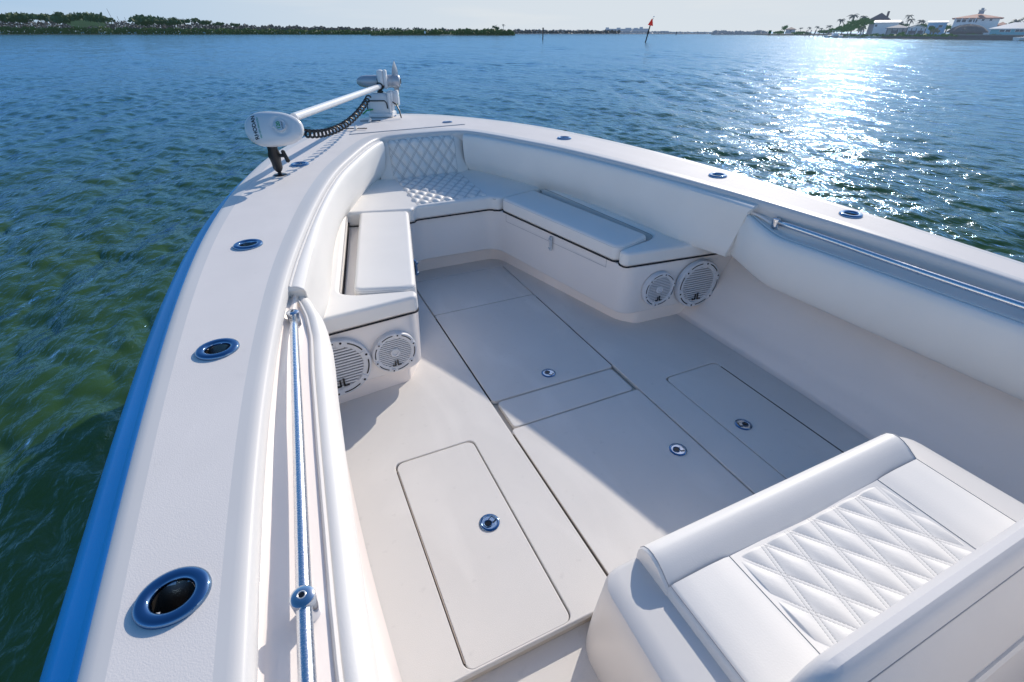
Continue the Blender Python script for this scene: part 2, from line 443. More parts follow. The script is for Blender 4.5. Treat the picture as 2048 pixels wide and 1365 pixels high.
# ---- cockpit side liners
for s in (1, -1):
    b = MB(); sc = []
    for y in np.linspace(-1.3, 2.25, 24):
        row = [(1.10, 0.002 if y > .67 else -.0525)] + [(1.128, .003 if y > .67 else -.05), (1.145, .012), (1.158, .035)] + [(wallx(z), z) for z in np.linspace(.06, .56, 12)]
        wob = .02 * smoothstep(.4, 1.2, y) - .012 * smoothstep(1.3, 2.0, y)
        sc.append([(s * (x + wob), y, z) for x, z in row])
    b.loft(sc); b.build('side_liner', M['liner'], boat, smooth=True)

# ---- coaming: trough with the grab rail, aft bolster
def xpipe(y): return float(np.interp(y, [-1.3, .0, .5, 1.0, 1.35, 1.55, 1.66, 1.74, 1.80, 1.85], [1.205, 1.20, 1.188, 1.16, 1.138, 1.122, 1.122, 1.134, 1.152, 1.17]))
def zpipe(y): return .722 + .050 * smoothstep(1.52, 1.80, y)
for s in (1, -1):
    b = MB(); sc = []
    for y in list(np.linspace(-1.3, 1.4, 24)) + list(np.linspace(1.43, 1.80, 16)):
        e = smoothstep(1.60, 1.80, y); L0 = lip(y) + .013; zt = zg(y) - .072; zp = zpipe(y) + .004; xp = xpipe(y)
        floor = zp + (zt - zp) * .75 * e
        pts = [(L0, zt), (L0 - .012, zt - (zt - floor) * .55), (L0 - .022, floor + .012), (L0 - .036, floor + .003), (xp + .05, zp + (floor - zp) * .5), (xp + .012, zp), (xp - .004, zp - .01)]
        sc.append([(s * x, y, z) for x, z in pts])
    b.loft(sc); b.build('coaming_recess', M['liner'], boat, smooth=True)
    b = MB(); sc = []; pp = []
    ys = list(np.linspace(-1.3, 1.3, 26)) + list(np.linspace(1.35, 1.83, 20))
    for y in ys:
        xp, zp = xpipe(y), zpipe(y); e = smoothstep(.8, 1.75, y); q = (.052 + .004 * e) * (1 - .45 * smoothstep(1.66, 1.83, y))
        base = [(0, .0), (-.008, .006), (-.022, .007), (-.038, -.002), (-q + .005, -.03), (-q, -.075), (-q + .004, -.13), (-q + .018, -.19), (-.012, -.245), (.02, -.275), (.07, -.285), (.12, -.27)]
        sc.append([(s * (xp + dx), y + .10 * smoothstep(1.5, 1.83, y) * (-dz if dz < 0 else 0), zp + dz) for dx, dz in base])
        pp.append((s * (xp + .002), y, zp + .006))
    b.loft(sc); o = b.build('coaming_bolster', M['vinyl'], boat, smooth=True)
    b = MB(); b.tube(pp, .0055, 8); b.build('piping', M['piping'], o)
    # grab rail with posts
    RY = np.array([-1.3, 0, .45, .57, 1.04, 1.63]); RX = np.array([1.245, 1.243, 1.232, 1.225, 1.197, 1.163])
    rx = lambda y: float(np.interp(y, RY, RX)); rz = lambda y: .767 + .010 * smoothstep(.8, 1.65, y)
    b = MB(); b.tube([(s * rx(y), y, rz(y)) for y in np.linspace(-1.3, 1.625, 40)], .0135, 16)
    rail = b.build('grab_rail', M['brushed'], boat, smooth=True)
    for y in (1.63, .575, -.55):
        b = MB(); c = Vector((s * rx(y), y, rz(y)))
        b.lathe([(.0, .0205), (.0085, .0205), (.0165, .0195), (.0205, .0165), (.0212, .013), (.0205, .0), (.0195, -.03), (.0205, -.062)], 28)
        b.cur = 1
        b.lathe([(.0078, .0208), (.0066, .0215), (.0056, .0208)], 18)
        b.cur = 2
        b.lathe([(.0056, .0209), (.0, .0209)], 6)
        b.build('rail_post', [M['bright'], M['badge'], M['blackgloss']], rail, c)

# ---- bow bolsters (side backrests)
def normals():
    return [(Vector((ox, oy, 0)), Vector((ix, iy, 0))) for ox, oy, ix, iy in EDGE]
for s in (1, -1):
    sc = []; pp = []; end = None
    st = []
    for O, I in normals():
        if I.x * s <= 0: continue
        st.append((O, I))
    st.sort(key=lambda q: q[1].y)
    pts = []
    for O, I in st:
        if I.y < 1.755 or abs(I.x) < .345: continue
        if not pts or (I - pts[-1][1]).length > .02: pts.append((O, I))
    for k, (O, I) in enumerate(pts):
        t = (pts[min(k + 1, len(pts) - 1)][1] - pts[max(k - 1, 0)][1]).normalized()
        nin = Vector((-s * abs(t.y), s * (t.x if s > 0 else t.x) * (1 if s > 0 else 1), 0))
        nin = Vector((t.y, -t.x, 0)); nin = nin if nin.x * s < 0 else -nin
        z = zg(I.y); flare = .040 - .085 * smoothstep(2.1, 3.3, I.y)
        cut = .34 * max(0, 1 - (I.y - 1.755) / .45); pr = .014 * (1 - smoothstep(1.75, 2.6, I.y))
        base = [(-.004, -.060), (-.002, -.034), (.006, -.027), (.018, -.024), (.028 + pr * .5, -.028), (.036 + pr, -.038), (.040 + pr, -.056), (.041 + pr, -.09), (.039 + flare * .1, -.15), (.034 + flare * .3, -.22), (.020 + flare * .6, -.27), (.008 + flare, -.315), (-.012 + flare, -.345), (-.05 + flare, -.355)]
        zb = zs(I.y) + .006
        sc.append([I + nin * d + Vector((0, cut * -dz * .9 if dz < -.05 else 0, z + dz * (z - zb + .03) / .345 if dz < -.09 else z + dz)) for d, dz in base])
        pp.append(I + nin * .004 + Vector((0, 0, z - .026)))
    b = MB(); b.loft(sc)
    e0 = sc[0]; cen = [Vector((p.x + s * .07, p.y + .004, p.z - .003)) for p in e0]
    b.loft([e0, cen])
    o = b.build('backrest', M['vinyl'], boat, smooth='auto')
    o['label'] = ('starboard' if s > 0 else 'port') + ' bow coaming backrest'
    b = MB(); b.tube(pp, .005, 8); b.build('piping', M['piping'], o)
    b = MB(); b.tube([p + Vector((s * .002, -.002, 0)) for p in e0[3:]], .0035, 6); b.build('end_piping', M['piping'], o)

# ---- quilted panels
def quilt(name, fn, u0, u1, v0, v1, nu, nv, qa, qb, h, parent, m, drop=.012):
    """fn(U, V) -> P(...,3), N(...,3): puffed diamonds between seams qa, qb (functions of U, V)"""
    U, V = np.meshgrid(np.linspace(u0, u1, nu), np.linspace(v0, v1, nv), indexing='ij')
    P, Nn = fn(U, V); A, B = qa(U, V), qb(U, V)
    def puff(a):
        f = np.abs((a + .5) % 1 - .5); t = np.clip((f - .062) / .40, 0, 1); return np.sin(t * math.pi / 2)
    def ditch(a):
        f = np.abs((a + .5) % 1 - .5); return np.exp(-((f - .06) / .018) ** 2)
    H = h * (puff(A) * puff(B)) - h * .12 * np.maximum(ditch(A), ditch(B))
    eu = np.minimum(U - u0, u1 - U) / .012; ev = np.minimum(V - v0, v1 - V) / .012
    E = np.clip(np.minimum(eu, ev), 0, 1); H = H * E - drop * (1 - E)
    me = grid_mesh(P + Nn * H[..., None], name, dict(qa=A, qb=B))
    return link(name, me, m, parent)
M['quilt'] = mat_quilt('vinyl_quilted', (.82, .80, .77)); M['quilt_bow'] = mat_quilt('vinyl_quilted_bow', (.82, .80, .77), False)

# bow backrest (transverse): base pad with a rolled top and the diamond panel
prof = np.array([(4.12, .84), (4.115, .868), (4.098, .882), (4.075, .884), (4.052, .876), (4.038, .858), (4.031, .835), (4.022, .75), (4.005, .66), (3.995, .61), (3.998, .585)])
cl = np.concatenate([[0], np.cumsum(np.hypot(*np.diff(prof, axis=0).T))])
def bowfn(off=0):
    def fn(U, V):
        t = V * cl[-1]; Y = np.interp(t, cl, prof[:, 0]); Z = np.interp(t, cl, prof[:, 1])
        e = .004; dY = np.interp(np.clip(t + e, 0, cl[-1]), cl, prof[:, 0]) - np.interp(np.clip(t - e, 0, cl[-1]), cl, prof[:, 0])
        dZ = np.interp(np.clip(t + e, 0, cl[-1]), cl, prof[:, 1]) - np.interp(np.clip(t - e, 0, cl[-1]), cl, prof[:, 1])
        Ln = np.hypot(dY, dZ) + 1e-9; N_ = np.stack([U * 0, dZ / Ln, -dY / Ln], -1)
        return np.stack([U, Y, Z], -1) + N_ * off, N_
    return fn
b = MB(); sc = []
for x in np.linspace(-.37, .37, 20):
    k = 1 - (abs(x) / .37) ** 14 * .3
    sc.append([(x, 4.10 + (y - 4.10) * k, z) for y, z in prof])
b.loft(sc); bb = b.build('bow_backrest', M['vinyl'], boat, smooth=True)
bb['label'] = 'diamond quilted bow backrest'
quilt('quilted_panel', bowfn(.0035), -.285, .272, .05, .985, 190, 150, lambda U, V: (U + .295) / .0915 + V * cl[-1] / .122, lambda U, V: (U + .295) / .0915 - V * cl[-1] / .122, .010, bb, M['quilt_bow'])

# ---- seat cushions
CT = .528
def bowz(x, y): return zs(y) - .528
def cushion(name, poly, rad, z0, z1, zf=None, label=None, bev=.022):
    o = prism(name, [rpoly(poly, rad, 6)], z0, z1, M['vinyl'], boat, bev, 5, zf, smooth=True)
    if label: o['label'] = label
    # seam a little below the top edge
    lp = rpoly(poly, rad, 6); b = MB(); cx = sum(p[0] for p in lp) / len(lp); cy = sum(p[1] for p in lp) / len(lp)
    pts = []
    for i, p in enumerate(lp):
        a = Vector(lp[i - 1]) - Vector(lp[(i + 1) % len(lp)]); nrm = Vector((a.y, -a.x)).normalized()
        if nrm.dot(Vector((cx, cy)) - Vector(p)) < 0: nrm = -nrm
        q = Vector(p) + nrm * .0035; pts.append((q.x, q.y, z1 - .0145 + (zf(q.x, q.y) if zf else 0)))
    b.tube(pts + [pts[0], pts[1]], .0017, 5, False); b.build('seam', M['seamgrey'], o)
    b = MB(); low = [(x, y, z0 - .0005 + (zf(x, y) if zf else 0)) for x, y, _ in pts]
    b.tube(low + [low[0], low[1]], .0052, 6, False); b.build('edge_shadow', M['seam'], o)  # dark line imitating the shadow gap under the cushion edge
    return o
bowc = cushion('seat_cushion', [(-.322, 3.31), (-.285, 3.355), (.288, 3.355), (.335, 3.305), (.80, 3.43), (.62, 3.85), (.40, 4.05), (-.40, 4.05), (-.62, 3.85), (-.80, 3.41)], [.03, .03, .03, .03, .02, .05, .05, .05, .05, .02], .428, CT, bowz, 'bow seat cushion with a diamond quilted middle')
def seatfn(U, V):
    Z = CT + .002 + .030 * (np.minimum(V, 3.36) - 2.13) + .063 * np.maximum(0, V - 3.36)
    return np.stack([U, V, Z], -1), np.stack([U * 0, U * 0, U * 0 + 1], -1)
quilt('quilted_panel', seatfn, -.272, .288, 3.378, 3.985, 190, 190, lambda U, V: (U + .25) / .0915 + V / .122, lambda U, V: (U + .25) / .0915 - V / .122, .012, bowc, M['quilt_bow'])
for s, nm in ((1, 'starboard'), (-1, 'port')):
    hc = [(.350, 3.285), (.602, 2.205), (.655, 2.185), (.90, 2.262), (.665, 3.375)]
    cushion('hatch_cushion', [(s * x, y) for x, y in hc], [.03, .05, .03, .05, .03], .432, CT + .004, lambda x, y: zs(y) - .528, nm + ' hatch seat cushion', .024)
    lc = [(.610, 2.175), (.622, 2.108), (1.40, 2.03), (1.42, 2.9), (.86, 3.44), (.745, 3.395), (.965, 2.295), (.90, 2.246)]
    cushion('corner_cushion', [(s * x, y) for x, y in lc], [.03, .07, 0, 0, 0, 0, .03, .05], .428, CT - .012, lambda x, y: zs(y) - .528 + .03 * smoothstep(.86, 1.1, abs(x) + .35 * (y - 2.3)) * smoothstep(2.2, 2.45, y), nm + ' aft L-shaped seat cushion', .02)

# ---- loudspeakers
def speaker(x, y, z, rad, label, coax, ang):
    Q = Matrix.Rotation(ang, 3, 'Z') @ Matrix.Rotation(R(90), 3, 'X')        # local z -> aft (-Y)
    c = Vector((x, y, z)); r = rad
    b = MB()
    b.lathe([(r, -.01), (r, .014), (r * .985, .020), (r * .95, .0225), (r * .90, .022), (r * .80, .020), (r * .745, .019), (r * .735, .014), (r * .735, .006)], 64, Q)
    for k in range(6):
        a = R(60 * k + 18); b.cur = 0
        b.lathe([(.0, .0275), (r * .065, .0275), (r * .085, .026), (r * .095, .020)], 14, Q, Q @ Vector((r * .90 * math.cos(a), r * .90 * math.sin(a), 0)))
        if rad > .14:
            RR = Q @ Matrix.Rotation(a, 3, 'Z'); b.box(Q @ Vector((r * .86 * math.cos(a), r * .86 * math.sin(a), .0215)), (r * .2, r * .26, .008), M4=RR)
        b.cur = 1
        b.lathe([(r * .040, .0278), (r * .035, .0287), (0, .0287)], 10, Q, Q @ Vector((r * .90 * math.cos(a), r * .90 * math.sin(a), .0004)))
        aa = [R(60 * k + 18 + 13 + 34 * q / 10) for q in range(11)]; ring = []
        for q in aa: ring.append([Q @ Vector((rr * math.cos(q), rr * math.sin(q), .0238)) for rr in (r * .872, r * .912)])
        b.loft(ring)
    o = b.build('speaker', [M['speaker'], M['blackgloss']], boat, c); o['label'] = label
    b = MB(); b.lathe([(r * .74, .006), (0, .006)], 48, Q); b.build('cone', M['cone'], o, c)
    b = MB(); ns = 15 if rad < .14 else 15; R2 = r * .742
    for k in range(ns):
        yy = -R2 + 2 * R2 * (k + .5) / ns; w = math.sqrt(max(0, R2 ** 2 - yy ** 2))
        b.box(Q @ Vector((0, yy, .0145)), (2 * w, 2 * R2 / ns * .58, .006), M4=Q)
    b.build('grille', M['speaker'], o, c)
    if coax:
        b = MB(); b.lathe([(r * .21, .012), (r * .21, .022), (r * .19, .024), (r * .125, .024), (r * .12, .018), (0, .019)], 28, Q); b.build('tweeter', M['speaker'], o, c)
    # maker's mark: black angular letters over the lower grille
    b = MB(); k = r * .17; oy = -r * .56
    for (px, py, w, h) in ((-.35, .15, .3, 1.5), (.3, .25, .34, 1.7), (-.75, -.5, .8, .28), (.75, -.5, .9, .28), (-1.05, -.35, .2, .4)):
        b.box(Q @ Vector((px * k, oy + py * k, .0235)), (w * k, h * k, .003), M4=Q)
    b.build('emblem', M['blackgloss'], o, c)
    return o
speaker(.865, 2.070, .262, .112, 'starboard coaxial speaker', True, R(-4))
speaker(1.155, 2.045, .25, .158, 'starboard woofer', False, R(-4))
speaker(-.775, 2.092, .246, .112, 'port coaxial speaker', True, R(4))
speaker(-1.05, 2.078, .24, .158, 'port woofer, half hidden by the coaming', False, R(4))

# ---- rod holders
for hx, hy in HOLD:
    s = 1 if hx > 0 else -1; zz = zg(hy); c = Vector((hx, hy, zz))
    rot = Matrix.Rotation(-s * math.atan2(abs(outer(hy + .1) - outer(hy - .1)), .2), 3, 'Z')
    tilt = Matrix.Rotation(math.atan(.03), 3, 'X')
    b = MB(); b.lathe([(.0525, .0003), (.0525, .005), (.050, .0085), (.045, .0105), (.037, .0105), (.0325, .009), (.0296, .005), (.0290, -.004)], 56, tilt @ rot, sx=1.07, sy=.95)
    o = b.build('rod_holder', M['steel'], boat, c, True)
    b = MB(); sec = []
    for t in range(9):
        d = .026 * t; cc = Vector((s * d * .30, -d * .55, -d))
        sec.append([tilt @ rot @ Vector((.0305 * math.cos(a), .0275 * math.sin(a), 0)) + cc for a in [2 * math.pi * k / 32 for k in range(32)]])
    b.loft(sec, True, False, True); b.build('holder_tube', M['darksteel'], o, c, True)

# ---- foredeck fittings
def deckpt(x, y, dz=0): return Vector((x, y, zg(y) + dz))
AH = [(-.54, 4.192), (.46, 4.262), (.29, 4.47), (.09, 4.70), (-.12, 4.78), (-.30, 4.66)]
ah = prism('anchor_hatch', [rpoly(AH, .03)], .0005, .006, M['deckskid'], boat, .002, 2, lambda x, y: zg(y))
b = MB()
lp = rpoly(AH, .03); b.tube([deckpt(x, y, .0015) for x, y in lp] + [deckpt(*lp[0], .0015)], .0017, 6, False); b.build('hatch_gasket', M['seamgrey'], ah)
for x, y, rr in ((.325, 4.375, .034), (-.05, 4.875, .04)):
    b = MB(); b.lathe([(rr, .0), (rr, .006), (rr * .85, .010), (rr * .6, .010), (rr * .55, .006)], 28, None, (0, 0, 0), 1.3, .8)
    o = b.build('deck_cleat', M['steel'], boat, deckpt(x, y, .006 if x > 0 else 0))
    b = MB(); b.lathe([(rr * .55, .0065), (0, .0065)], 24, None, (0, 0, 0), 1.3, .8); b.box((0, 0, .009), (rr * 1.2, .012, .006)); b.build('cleat_horn', M['brushed'], o, deckpt(x, y, .006 if x > 0 else 0))
for x, y, a in ((-.285, 4.62, R(-20)), (-.455, 4.335, R(-20))):
    b = MB(); q = Matrix.Rotation(a, 3, 'Z')
    b.box((0, 0, .010), (.17, .010, .006), M4=q); b.cur = 1; b.box((0, 0, .014), (.016, .06, .012), M4=q); b.tube([(-.02, -.03, .01), (0, 0, .03), (.015, .03, .012)], .006, 6)
    b.build('tie_down', [M['black'], M['cream']], boat, deckpt(x, y, .006))

# ---- console lounge seat in the foreground
def rsec(hw, y0, y1, r, z, n=5): return [(x, y, z) for x, y in rrect(-hw, hw, y0, y1, r, n)]
b = MB(); sc = []
for z, hw, y1, r in ((-.053, .565, .665, .10), (.0, .567, .66, .10), (.2, .590, .61, .085), (.38, .607, .565, .07), (.445, .610, .552, .065), (.462, .604, .546, .06), (.470, .590, .534, .05)):
    ring = rsec(hw, -.62, y1, [r, r, .02, .02], z)
    sc.append([(x * (1 + .07 * (.55 - y)), y, z) for x, y, z in ring])
b.loft(sc, True, True, True)
seat = b.build('lounge_seat', M['gel'], boat, smooth='auto'); seat['label'] = 'white console lounge seat moulding'
# front roll
b = MB(); sc = []
rp = [(.425, .433), (.4255, .46), (.427, .478), (.432, .4865), (.440, .493), (.455, .503), (.470, .5135), (.487, .522), (.505, .5265), (.522, .525), (.537, .516), (.547, .499), (.549, .475), (.544, .435)]
for x, e in [(-.490, .90), (-.489, .965), (-.485, .99)] + [(x, 1) for x in np.linspace(-.478, .478, 33)] + [(.485, .99), (.489, .965), (.490, .90)]:
    sc.append([(x, .48 + (y - .48) * e, .43 + (z - .43) * e) for y, z in rp])
b.loft(sc, False, True, True); fr = b.build('front_roll', M['vinyl'], seat, smooth='auto'); fr['label'] = 'rolled front edge of the lounge cushion'
for u in (-1, 1):
    b = MB(); b.tube([(u * .4805, y, z + .0002) for y, z in rp], .0012, 5); b.build('stitching', M['seamgrey'], fr)
# seat panels left and right of the quilt, on one cushion block
b = MB(); sc = []
for x, dz in [(-.489, -.07), (-.489, -.03), (-.487, -.014), (-.480, -.004), (-.468, .0), (-.42, .001), (-.36, .002), (-.31, -.001), (-.291, -.006), (0, -.012), (.291, -.006), (.31, -.001), (.36, .002), (.42, .001), (.468, 0), (.480, -.004), (.487, -.014), (.489, -.03), (.489, -.07)]:
    sc.append([(x, y, .498 + dz) for y in np.linspace(.436, .02, 14)])
b.loft(sc); cu = b.build('seat_cushion', M['vinyl'], seat, smooth=True)
for x, z in ((-.478, .4952), (.478, .4952), (-.291, .4925), (.291, .4925)):
    b = MB(); b.tube([(x, y, z) for y in np.linspace(.436, .02, 14)], .0013, 5); b.build('stitching', M['seamgrey'], cu)
def cfn(U, V):
    return np.stack([U, V, U * 0 + .4915], -1), np.stack([U * 0, U * 0, U * 0 + 1], -1)
quilt('quilted_panel', cfn, -.288, .288, .03, .434, 330, 240, lambda U, V: (U + .280 - .21 * (V - .432)) / .091, lambda U, V: (U + .280 + .80 * (V - .432)) / .091, .0046, cu, M['quilt'], .006)
# backrest
b = MB(); sc = []
bp = [(.137, .50), (.142, .62), (.142, .73), (.139, .772), (.133, .791), (.123, .802), (.110, .804), (.100, .798), (.092, .786), (.083, .760), (.04, .66), (.0, .56), (-.06, .42), (-.1, .30)]
RB = .075; HB_ = .565
xs = [HB_ - RB + RB * math.sin(t) for t in np.linspace(0, math.pi / 2 * .985, 10)]
for x in [-v for v in xs[::-1]] + list(np.linspace(-HB_ + RB, HB_ - RB, 30))[1:-1] + xs:
    dx = max(0, abs(x) - (HB_ - RB)); drop = RB - math.sqrt(max(0, RB * RB - dx * dx)); thin = 1 - .12 * (dx / RB) ** 3
    sc.append([(x, .10 + (y - .10) * thin, z - drop * min(1, max(0, (z - .45) / .3)) * 1.0) for y, z in bp])
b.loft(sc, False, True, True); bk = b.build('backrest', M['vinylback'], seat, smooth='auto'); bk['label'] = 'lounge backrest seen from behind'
b = MB()
b.tube([(p[9][0], p[9][1] - .0004, p[9][2]) for p in sc[1:-1]], .0012, 5)
b.build('stitching', M['seamgrey'], bk)
b = MB(); b.tube([(x, .0165, .608) for x in np.linspace(-.53, .56, 30)], .007, 6); b.build('piping', M['piping'], bk)

# unseen helm console behind the lounge seat, added to bounce sunlight into the cockpit
b = MB(); sc = []
for z, hw, y0, y1, r in ((-.053, .52, -1.15, -.14, .06), (.4, .53, -1.15, -.145, .07), (.95, .53, -1.13, -.17, .08), (1.22, .51, -1.10, -.21, .09), (1.30, .48, -1.06, -.26, .08), (1.32, .40, -.98, -.34, .06)):
    sc.append([(x, y, z) for x, y in rrect(-hw, hw, y0, y1, r)])
b.loft(sc, True, True, True); con = b.build('console', M['gel2'], boat, smooth='auto')
b = MB(); b.loft([[(x, y, z) for x, y, z in ((-.40, -.36, 1.315), (.40, -.36, 1.315))], [(-.36, -.52, 1.72), (.36, -.52, 1.72)]]); b.build('windscreen', M['blackgloss'], con, smooth=False)

# ================================================================== BOW TROLLING MOTOR
tm = empty('trolling_motor', deckpt(-.10, 4.90), 'white bow trolling motor with oval control head, long shaft and coiled black cable', 'trolling motor')
SH0, SH1 = Vector((-.955, 3.13, 1.205)), Vector((-.105, 4.90, 1.192))
ax = (SH0 - SH1).normalized()                # towards the control head
b = MB(); b.tube([SH0.lerp(SH1, t) for t in np.linspace(0, 1.02, 8)], .0215, 20); b.build('shaft', M['motorwhite'], tm)
# control head: flattened egg facing aft
hc = Vector((-1.066, 3.085, 1.160))
e1 = Vector((1, 0, 0)); 
zf = Vector((-.25, -.86, .44)).normalized()                      # the way the cap faces
e1 = Vector((.985, .0, -.145)); e1 = (e1 - zf * e1.dot(zf)).normalized(); e2 = zf.cross(e1).normalized()
Q = Matrix((e1, e2, zf)).transposed()
def head_pt(u, v, lift=0):
    """u, v in head plane (metres) -> surface"""
    a, c, d = .148, .087, .040
    # egg: fuller at the shaft end
    q = max(0, 1 - (u / a) ** 2 - (v / c) ** 2)
    ring = -.012 * math.exp(-(((math.hypot(u - .043, v - .004) - .040) / .012) ** 2))
    return hc + Q @ Vector((u, v, d * q ** .42 + ring * (1 if q > .1 else 0) + lift))
b = MB(); sc = []
for k in range(15):
    f = math.sin(k / 14 * math.pi / 2); row = []
    for j in range(56):
        t = 2 * math.pi * j / 56; sq = 1 / (abs(math.cos(t)) ** 2.35 + abs(math.sin(t)) ** 2.35) ** (1 / 2.35)
        u = .148 * f * math.cos(t) * sq; v = .087 * f * math.sin(t) * sq * (1 - .10 * math.cos(t) ** 1 * f)
        qq = max(0, 1 - f ** 2); ring = -.011 * math.exp(-(((math.hypot(u - .043, v - .004) - .036) / .011) ** 2))
        row.append(hc + Q @ Vector((u, v, .045 * qq ** .42 + ring * (1 if f < .93 else 0))))
    sc.append(row)
back = [[hc + Q @ (Q.transposed() @ (p - hc) * s + Vector((0, 0, dz))) for p in sc[-1]] for s, dz in ((1.0, -.014), (.97, -.028), (.8, -.05), (.45, -.066), (.02, -.07))]
b.loft(sc + back, True); head = b.build('control_head', M['motorwhite'], tm, smooth=True)
b = MB(); b.loft([[p + Q @ Vector((0, 0, -.006)) for p in sc[-1]], [p + Q @ Vector((0, 0, -.012)) + (p - hc) * .008 for p in sc[-1]], [p + Q @ Vector((0, 0, -.018)) for p in sc[-1]]], True); b.build('cap_rim', M['motorwhite'], head)
def head_surf(u, v):
    f2 = (u / .148) ** 2 + (v / .087) ** 2
    r = -.011 * math.exp(-(((math.hypot(u - .043, v - .004) - .036) / .011) ** 2))
    return .045 * max(0, 1 - f2) ** .42 + r
from mathutils.bvhtree import BVHTree
_bm = bmesh.new(); _bm.from_mesh(head.data); _bm.transform(Matrix.Translation(worg(head))); HB = BVHTree.FromBMesh(_bm); _bm.free()
def head_hit(x, y):
    h = HB.ray_cast(hc + Q @ Vector((x, y, .2)), -zf)
    return (Q.transposed() @ (h[0] - hc)).z if h[0] is not None else head_surf(x, y)
def decal(body, size, u, v, ang, m, name, parent=head, flat=None):
    me = text_mesh(body, size); bm = bmesh.new(); bm.from_mesh(me)
    bmesh.ops.subdivide_edges(bm, edges=[e for e in bm.edges if e.calc_length() > size * .3], cuts=2)
    c, s_ = math.cos(ang), math.sin(ang)
    for w in bm.verts:
        x, y = w.co.x * c - w.co.y * s_ + u, w.co.x * s_ + w.co.y * c + v
        w.co = hc + Q @ Vector((x, y, (head_hit(x, y) if flat is None else flat) + .0012))
    bm.to_mesh(me); bm.free(); return link(name, me, m, parent, None, False)
decal('RHODAN', .0285, -.087, -.001, R(97), M['blackgloss'], 'lettering')
decal('HD GPS ANCHOR+', .0125, -.064, -.003, R(97), M['teal'], 'lettering')
bz = head_hit(.043, .004) + .002
b = MB(); b.lathe([(.0295, bz - .012), (.0290, bz - .001), (.027, bz + .001), (0, bz + .001)], 36, Q, (0, 0, 0)); 
b.v = [tuple(Vector(p) + hc + Q @ Vector((.043, .004, 0))) for p in b.v]; b.build('badge', M['badge'], head)
decal('120', .026, .036, .004, R(97), M['green'], 'badge_number', head, bz + .001)
decal('LB THRUST', .0075, .055, .004, R(97), M['blackgloss'], 'badge_text', head, bz + .001)
# coiled cable from head to mount
b = MB(); pts = []; A, Bp, Cc = Vector((-.930, 3.13, 1.125)), Vector((-.62, 3.78, .905)), Vector((-.235, 4.83, 1.115))
NT = 23
for k in range(NT * 12 + 1):
    t = k / (NT * 12); p = A * (1 - t) ** 2 + Bp * 2 * t * (1 - t) + Cc * t * t
    p = p + Vector((0, 0, .03 * math.sin(math.pi * t)))
    tg = ((Bp - A) * (1 - t) + (Cc - Bp) * t).normalized(); x = tg.cross(Vector((0, 0, 1))).normalized(); y = tg.cross(x)
    a = 2 * math.pi * NT * t; rr = .0195 * min(1, t * 25 + .2)
    pts.append(p + x * rr * math.cos(a) + y * rr * math.sin(a))
b.tube(pts, .0068, 6); b.build('coiled_cable', M['black'], tm)
# mount on the foredeck
b = MB()
def bxr(b, c, d, Q=None, r=.012, seg=2):
    bm = bmesh.new(); bmesh.ops.create_cube(bm, size=1)
    for v in bm.verts: v.co = Vector((v.co.x * d[0], v.co.y * d[1], v.co.z * d[2]))
    bmesh.ops.bevel(bm, geom=bm.edges[:], offset=min(r, min(d) * .45), segments=seg, affect='EDGES', profile=.5)
    Q = Q or Matrix.Identity(3); bm.verts.index_update()
    b.add([Q @ v.co + Vector(c) for v in bm.verts], [[v.index for v in f.verts] for f in bm.faces]); bm.free()
TQ = Matrix.Rotation(R(-24), 3, 'Z')
bz0 = zg(4.9)
bxr(b, (-.115, 4.90, bz0 + .02), (.22, .20, .04), TQ, .015); bxr(b, (-.115, 4.90, bz0 + .055), (.19, .17, .04), TQ, .012)
mt = b.build('motor_mount', M['motorwhite'], tm)
b = MB(); sc = []
for z, w, d, r in ((.066, .20, .17, .03), (.13, .20, .17, .035), (.165, .185, .155, .04), (.19, .15, .125, .045), (.197, .10, .09, .04)):
    sc.append([TQ @ Vector((x, y, 0)) + Vector((-.125, 4.90, bz0 + z)) for x, y in rrect(-w / 2, w / 2, -d / 2, d / 2, r)])
b.loft(sc, True, True, True); b.build('steering_housing', M['motorwhite'], tm)
b = MB(); q = lambda x, y, z: TQ @ Vector((x, y, 0)) + Vector((-.125, 4.90, bz0 + z))
b.tube([q(-.105, -.09, .135), q(-.06, -.092, .138), q(.06, -.092, .138), q(.075, -.09, .12), q(.08, -.09, .075)], .005, 6); b.tube([q(-.1, -.09, .135), q(-.098, -.09, .07)], .005, 6); b.build('trim_band', M['black'], tm)
b = MB(); bxr(b, q(.10, -.02, .13), (.05, .09, .16), TQ, .014); bxr(b, q(.145, .02, .15), (.05, .07, .13), TQ, .015); b.build('latch_arm', M['motorwhite'], tm)
b = MB(); b.tube([q(.10, -.075, .04), q(.10, -.09, .10), q(.10, -.08, .20)], .012, 8); b.build('release_lever', M['motorwhite'], tm)
b = MB(); b.tube([q(.15, -.02, .09), q(.163, .0, .13), q(.168, .03, .17), q(.165, .05, .185)], .004, 6); b.build('green_cord', M['green'], tm); b = MB(); b.tube([q(-.15, -.07, .03), q(-.11, -.09, .06), q(-.05, -.1, .07)], .006, 6); b.build('green_cord', M['green'], tm)
b = MB(); b.tube([q(.12, -.05, .125), q(.16, -.09, .11), q(.19, -.13, .06), q(.205, -.16, .01)], .006, 8); b.build('power_cable', M['black'], tm)
